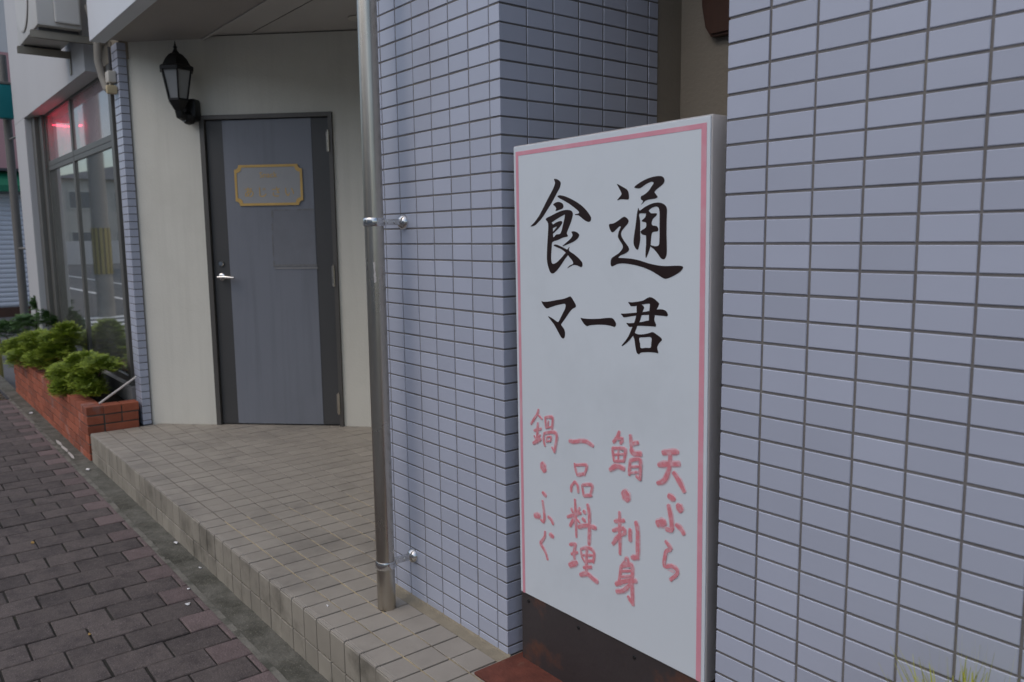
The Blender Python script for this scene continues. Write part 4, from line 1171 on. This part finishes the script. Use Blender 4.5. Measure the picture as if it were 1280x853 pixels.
juniper('juniper_shrub', 'large golden green juniper mound at the middle of the brick planter',
        [(-5.75, -0.13, 0.69, 0.22, 0.12, 0.104), (-5.85, -0.2, 0.53, 0.3, 0.16, 0.088), (-6.35, -0.2, 0.47, 0.4, 0.18, 0.096), (-7.3, -0.3, 0.43, 0.35, 0.16, 0.096), (-6.05, -0.16, 0.59, 0.36, 0.16, 0.112), (-6.55, -0.22, 0.55, 0.42, 0.18, 0.112), (-7.1, -0.26, 0.47, 0.4, 0.18, 0.104), (-6.1, -0.28, 0.44, 0.4, 0.13, 0.088), (-6.7, -0.36, 0.4, 0.4, 0.12, 0.088)], (-6.3, -0.18, 0.31), 'juniper', 190, 12)
juniper('juniper_shrub', 'dark green juniper at the far end of the brick planter below the white column',
        [(-7.15, -0.06, 0.71, 0.35, 0.1, 0.096), (-7.7, -0.16, 0.63, 0.45, 0.14, 0.096), (-8.3, -0.28, 0.52, 0.45, 0.16, 0.104), (-7.4, -0.1, 0.83, 0.1, 0.06, 0.096)], (-7.5, -0.14, 0.10), 'juniper_dark', 140, 13)

# planter and juniper in front of the tiled wall, just showing in the lower right corner
rp = thing('corner_planter', 'low brick planter against the tiled wall below the lower right corner', 'planter', (1.5, -0.2, 0))
rb = MB(); 
for c in range(6):
    z1 = 0.36-0.0635*c; z0 = z1-0.0555
    for i in range(9):
        x0 = 0.96 + 0.216*i + (0.108 if c % 2 else 0)
        x1 = min(x0+0.208, 2.9)
        me = _bm.get('rp%d' % int((x1-x0)*1000)) or MB().bbox(-(x1-x0)/2, (x1-x0)/2, -0.05, 0.05, -0.0277, 0.0277, 0.0025).mesh('brick', M['brick'])
        _bm['rp%d' % int((x1-x0)*1000)] = me
        put('brick', me, rp, ((x0+x1)/2, -0.29, (z0+z1)/2))
MB().box(0.95, 2.9, -0.333, -0.247, -0.1, 0.345).build('mortar_core', M['mortar'], rp)
tag(bumpy_strip(0.95, 2.9, -0.2465, 0.004, 0.315, 60, 10, 0.015, 2.0).build('soil', M['soil'], rp, smooth=True), kind='stuff')
tf = thing('grass_tuft', 'sparse tuft of yellow-green blades poking up at the lower right corner against the tiles', 'plant', (1.31, -0.13, 0.31))
rg = random.Random(31); V = []; F = []; A = []
for i in range(190):
    bx_, by_ = 1.325 + rg.gauss(0, 0.022), -0.13 + rg.gauss(0, 0.016)
    az, sp_ = rg.uniform(0, 6.283), rg.uniform(0.01, 0.085)
    hh = rg.uniform(0.45, 0.570) - sp_*0.35
    ax = Vector((math.cos(az), math.sin(az), 0)); sd_ = Vector((rt.x, rt.y, 0)).normalized()*0.5 + Vector((-ax.y, ax.x, 0))*0.5
    for k in range(6):
        t = k/5
        c_ = Vector((bx_, by_, 0.31)) + ax*sp_*t*t*1.4 + Vector((0, 0, hh*(t - 0.12*t*t*t)))
        w_ = 0.0042*(1 - t**3) + 0.0004
        V += [c_ - sd_*w_, c_ + sd_*w_]; A += [min(1, 0.15+0.85*t)]*2
        if k: n_ = len(V); F.append((n_-4, n_-3, n_-1, n_-2))
me = bpy.data.meshes.new('blades'); me.from_pydata([tuple(v) for v in V], [], F)
at = me.attributes.new('age', 'FLOAT', 'POINT'); at.data.foreach_set('value', A); me.materials.append(M['tuft'])
put('blades', me, tf)
MB().lathe([(0.0, 0.0), (0.035, 0.01), (0.03, 0.06), (0.0, 0.075)], (1.312, -0.13, 0.29), 10).build('root_crown', M['bark'], tf)

# ------------------------------------------------------------------ small things on the ground
def scrap(label, x, y, z, w, seed, m_='paper', cat='litter', name='paper_scrap'):
    rg = random.Random(seed)
    n = 7
    vs = [(x, y, z+0.006)] + [(x + w*rg.uniform(0.5, 1)*math.cos(2*math.pi*k/n), y + w*0.6*rg.uniform(0.5, 1)*math.sin(2*math.pi*k/n), z + rg.uniform(0.001, 0.006)) for k in range(n)]
    vs += [(vx, vy, vz-0.0012) for vx, vy, vz in vs]
    fs = [(0, 1+k, 1+(k+1) % n) for k in range(n)] + [(n+1, n+2+(k+1) % n, n+2+k) for k in range(n)] + [(1+k, n+2+k, n+2+(k+1) % n, 1+(k+1) % n) for k in range(n)]
    return tag(MB().add(vs, fs).build(name, M[m_]), label, cat)
scrap('tiny white scrap lying on the floor tiles near the foot of the steel pipe', -0.662, -0.266, 0.190, 0.010, 1)
scrap('small white scrap in the gutter halfway along the tiled step', -2.127, -0.352, 0.004, 0.016, 2)
scrap('white paper fleck in the gutter at the foot of the step', -1.741, -0.362, 0.004, 0.012, 3)
scrap('flat white scrap on a pink paver beside the gutter', -1.412, -0.515, 0.001, 0.020, 4)
scrap('torn white fleck at the edge of the pink pavers', -1.555, -0.470, 0.001, 0.013, 5)
scrap('whitish mortar crumb in the gutter at the near corner of the planter', -3.80, -0.405, 0.004, 0.030, 6, name='mortar_crumb')
for i_, (mx_, ml_) in enumerate(((-4.72, 0.10), (-4.50, 0.12), (-4.28, 0.10))):
    bmp = MB(); rg = random.Random(20+i_); n_ = 14
    ring = [(mx_ + ml_*math.cos(2*math.pi*k/n_)*rg.uniform(0.6, 1.1), -0.414 + 0.011*math.sin(2*math.pi*k/n_)*rg.uniform(0.4, 1.2)) for k in range(n_)]
    bmp.prism(ring, 0.000, 0.0065)
    tag(bmp.build('mortar_smear', M['rod']), ('far', 'middle', 'near')[i_] + ' piece of the thin whitish mortar streak in the gutter below the planter', 'mortar', 'mortar streak pieces')
scrap('pale crumb on the pavement edge below the middle of the planter', -6.04, -0.40, 0.004, 0.04, 8, name='mortar_crumb')
scrap('curled dry leaf lying alone on the dark pavers', -2.589, -0.885, 0.001, 0.022, 9, 'dryleaf', 'leaf', 'dry_leaf')
scrap('little orange leaf stuck in a paver joint', -1.396, -0.874, -0.003, 0.012, 10, 'dryleaf', 'leaf', 'dry_leaf')
gr = thing('drain_grate', 'dark metal drain grate in the pavement at the left edge', 'grate', (-7.2, -0.6, 0))
MB().bbox(-7.62, -6.90, -0.80, -0.775, -0.006, 0.006, 0.001).build('rim', M['ac_dark'], gr)
MB().bbox(-7.62, -6.90, -0.475, -0.450, -0.006, 0.006, 0.001).build('rim', M['ac_dark'], gr)
for i in range(12):
    xx = -7.61 + 0.0625*i
    MB().box(xx, xx+0.022, -0.7745, -0.4755, -0.004, 0.007).build('grate_bar', M['steel'], gr)

# ------------------------------------------------------------------ pink building across the side street
nb = thing('pink_building', 'pink rendered building with green awning and white roller shutter at the left edge', 'building', (-20, 4, -0.12))
NX = -18.3
MB().box(NX-8, NX-0.02, -1.2, 12, 2.98, 5.35).build('wall', M['pinkwall'], nb)
MB().box(NX-8, NX-0.02, -1.2, 12, 5.352, 9.5).build('upper_wall', M['white_wall'], nb)
MB().box(NX-8, NX-0.02, -1.2, 12, -0.2, 0.08).build('plinth', M['wood'], nb)
MB().box(NX-8, NX-0.06, -1.2, 12, 0.082, 2.978).build('ground_floor', M['white_wall'], nb)
aw = MB().add([(NX, -1.2, 2.92), (NX, 12, 2.92), (NX+0.35, 12, 2.62), (NX+0.35, -1.2, 2.62), (NX+0.35, -1.2, 2.50), (NX+0.35, 12, 2.50), (NX, 12, 2.50), (NX, -1.2, 2.50)],
         [(0,1,2,3),(3,2,5,4),(4,5,6,7),(0,3,4,7),(1,6,5,2),(0,7,6,1)])
aw.build('awning', M['green'], nb)
MB().box(NX-0.03, NX+0.20, -1.2, 12, 2.921, 2.975).build('awning_box', M['ac_dark'], nb)
sh = MB().box(NX-0.058, NX-0.045, -1.1, 4.0, 0.085, 2.50).build('shutter', M['shutter'], nb)
slat = None
for i in range(24):
    z = 0.14 + 0.1*i
    if slat is None:
        slat = MB().add([(0, -2.55, -0.048), (0, 2.55, -0.048), (0.022, 2.55, -0.02), (0.022, -2.55, -0.02), (0.022, 2.55, 0.02), (0.022, -2.55, 0.02), (0, 2.55, 0.045), (0, -2.55, 0.045)],
                        [(0,1,2,3),(3,2,4,5),(5,4,6,7),(0,3,5,7),(1,6,4,2),(0,7,6,1)]).mesh('shutter_slat', M['shutter'])
    put('shutter_slat', slat, sh, (NX-0.044, 1.45, z))
yb = thing('yellow_post', 'short yellow post at the far end of the brick planter', 'bollard', (-8.7, -0.36, -0.12))
MB().lathe([(0.05, 0.0), (0.05, 0.50), (0.04, 0.54), (0.0, 0.55)], (-8.75, -0.33, -0.12), 16).build('post', M['yellow'], yb, smooth=True)

# ------------------------------------------------------------------ the street opposite, reflected in the shop window, with unseen blocks added for lighting
up_ = thing('utility_pole', 'concrete utility pole with yellow and black guard, reflected in the shop window', 'utility pole', (-16.8, -2.45, -0.12))
MB().tube([(-16.8, -2.45, -0.12), (-16.8, -2.45, 4), (-16.8, -2.45, 10)], [0.17, 0.155, 0.12], 20).build('post', M['pole'], up_, smooth=True)
for i in range(12):
    a0 = i*math.pi/6
    for wa, wb, mm in ((0.0, 0.36, 'yellow'), (0.37, 0.515, 'blackstripe')):
        vs = [(-16.8+r*math.cos(a0+w), -2.45+r*math.sin(a0+w), z) for z in (0.77, 1.72) for r in (0.182, 0.172) for w in (wa, (wa+wb)/2, wb)]
        fs = [(0,1,7,6),(1,2,8,7),(3,9,10,4),(4,10,11,5),(0,6,9,3),(2,5,11,8),(6,7,10,9),(7,8,11,10),(0,3,4,1),(1,4,5,2)]
        MB().add(vs, fs).build('guard_stripe', M[mm], up_)
MB().bbox(-17.3, -16.3, -2.5, -2.4, 7.6, 7.7, 0.01).build('cross_arm', M['grey_pole'], up_)
MB().lathe([(0.0, 0.0), (0.16, 0.02), (0.18, 0.5), (0.0, 0.52)], (-16.45, -2.45, 6.4), 16).build('transformer', M['grey_pole'], up_, smooth=True)
def house(name, label, x0, x1, y0, y1, h_, wm, storeys, side):
    """box house; windows on the +x face (side 'x') or the +y face (side 'y')"""
    t = thing(name, label, 'building', ((x0+x1)/2, (y0+y1)/2, -0.12))
    MB().box(x0, x1, y0, y1, -0.2, h_).build('wall', M[wm], t)
    rf = MB().add([(x0-0.4, y0-0.4, h_+0.001), (x1+0.4, y0-0.4, h_+0.001), (x1+0.4, y1+0.4, h_+0.001), (x0-0.4, y1+0.4, h_+0.001), (x0+1.5, (y0+y1)/2, h_+1.8), (x1-1.5, (y0+y1)/2, h_+1.8)],
             [(0,3,2,1),(0,1,5,4),(2,3,4,5),(0,4,3),(1,2,5)])
    rf.build('roof', M['roof'], t)
    for s in range(storeys):
        z0 = 0.9 + 2.8*s
        a, b_ = (y0, y1) if side == 'x' else (x0, x1)
        n = max(2, int((b_-a)/2.6))
        for i in range(n):
            c = a + (b_-a)*(i+0.5)/n
            if side == 'x':
                w_ = MB().box(x1+0.001, x1+0.06, c-0.8, c+0.8, z0, z0+1.3).build('window', M['ivory'], t)
                MB().box(x1+0.061, x1+0.07, c-0.7, c+0.7, z0+0.1, z0+1.2).build('pane', M['winglass'], w_)
            else:
                w_ = MB().box(c-0.8, c+0.8, y1+0.001, y1+0.06, z0, z0+1.3).build('window', M['ivory'], t)
                MB().box(c-0.7, c+0.7, y1+0.061, y1+0.07, z0+0.1, z0+1.2).build('pane', M['winglass'], w_)
house('house', 'two storey beige house at the end of the road, reflected in the shop window', -74, -62, -24, -9.4, 5.8, 'beige_wall', 2, 'x')
house('house', 'pale house on the far side of the road, reflected in the shop window', -50, -34, -24, -13.2, 5.6, 'white_wall', 2, 'y')
house('lighting_block', 'beige block across the road opposite the shop front, unseen and added for lighting', -26, -9, -26, -14.5, 6.0, 'beige_wall', 2, 'y')  # out of view, added for its tone and the pipe's reflections
house('lighting_block', 'white block across the road opposite the tiled wall, unseen and added for lighting', -5, 14, -26, -14.5, 6.0, 'white_wall', 2, 'y')  # second unseen block, added to shape the light from the street
gw = tag(MB().bbox(-61.9, -61.6, -24, -5, -0.2, 1.5, 0.02).build('garden_wall', M['white_wall']), 'low pale wall in front of the beige house, reflected in the shop window', 'wall')
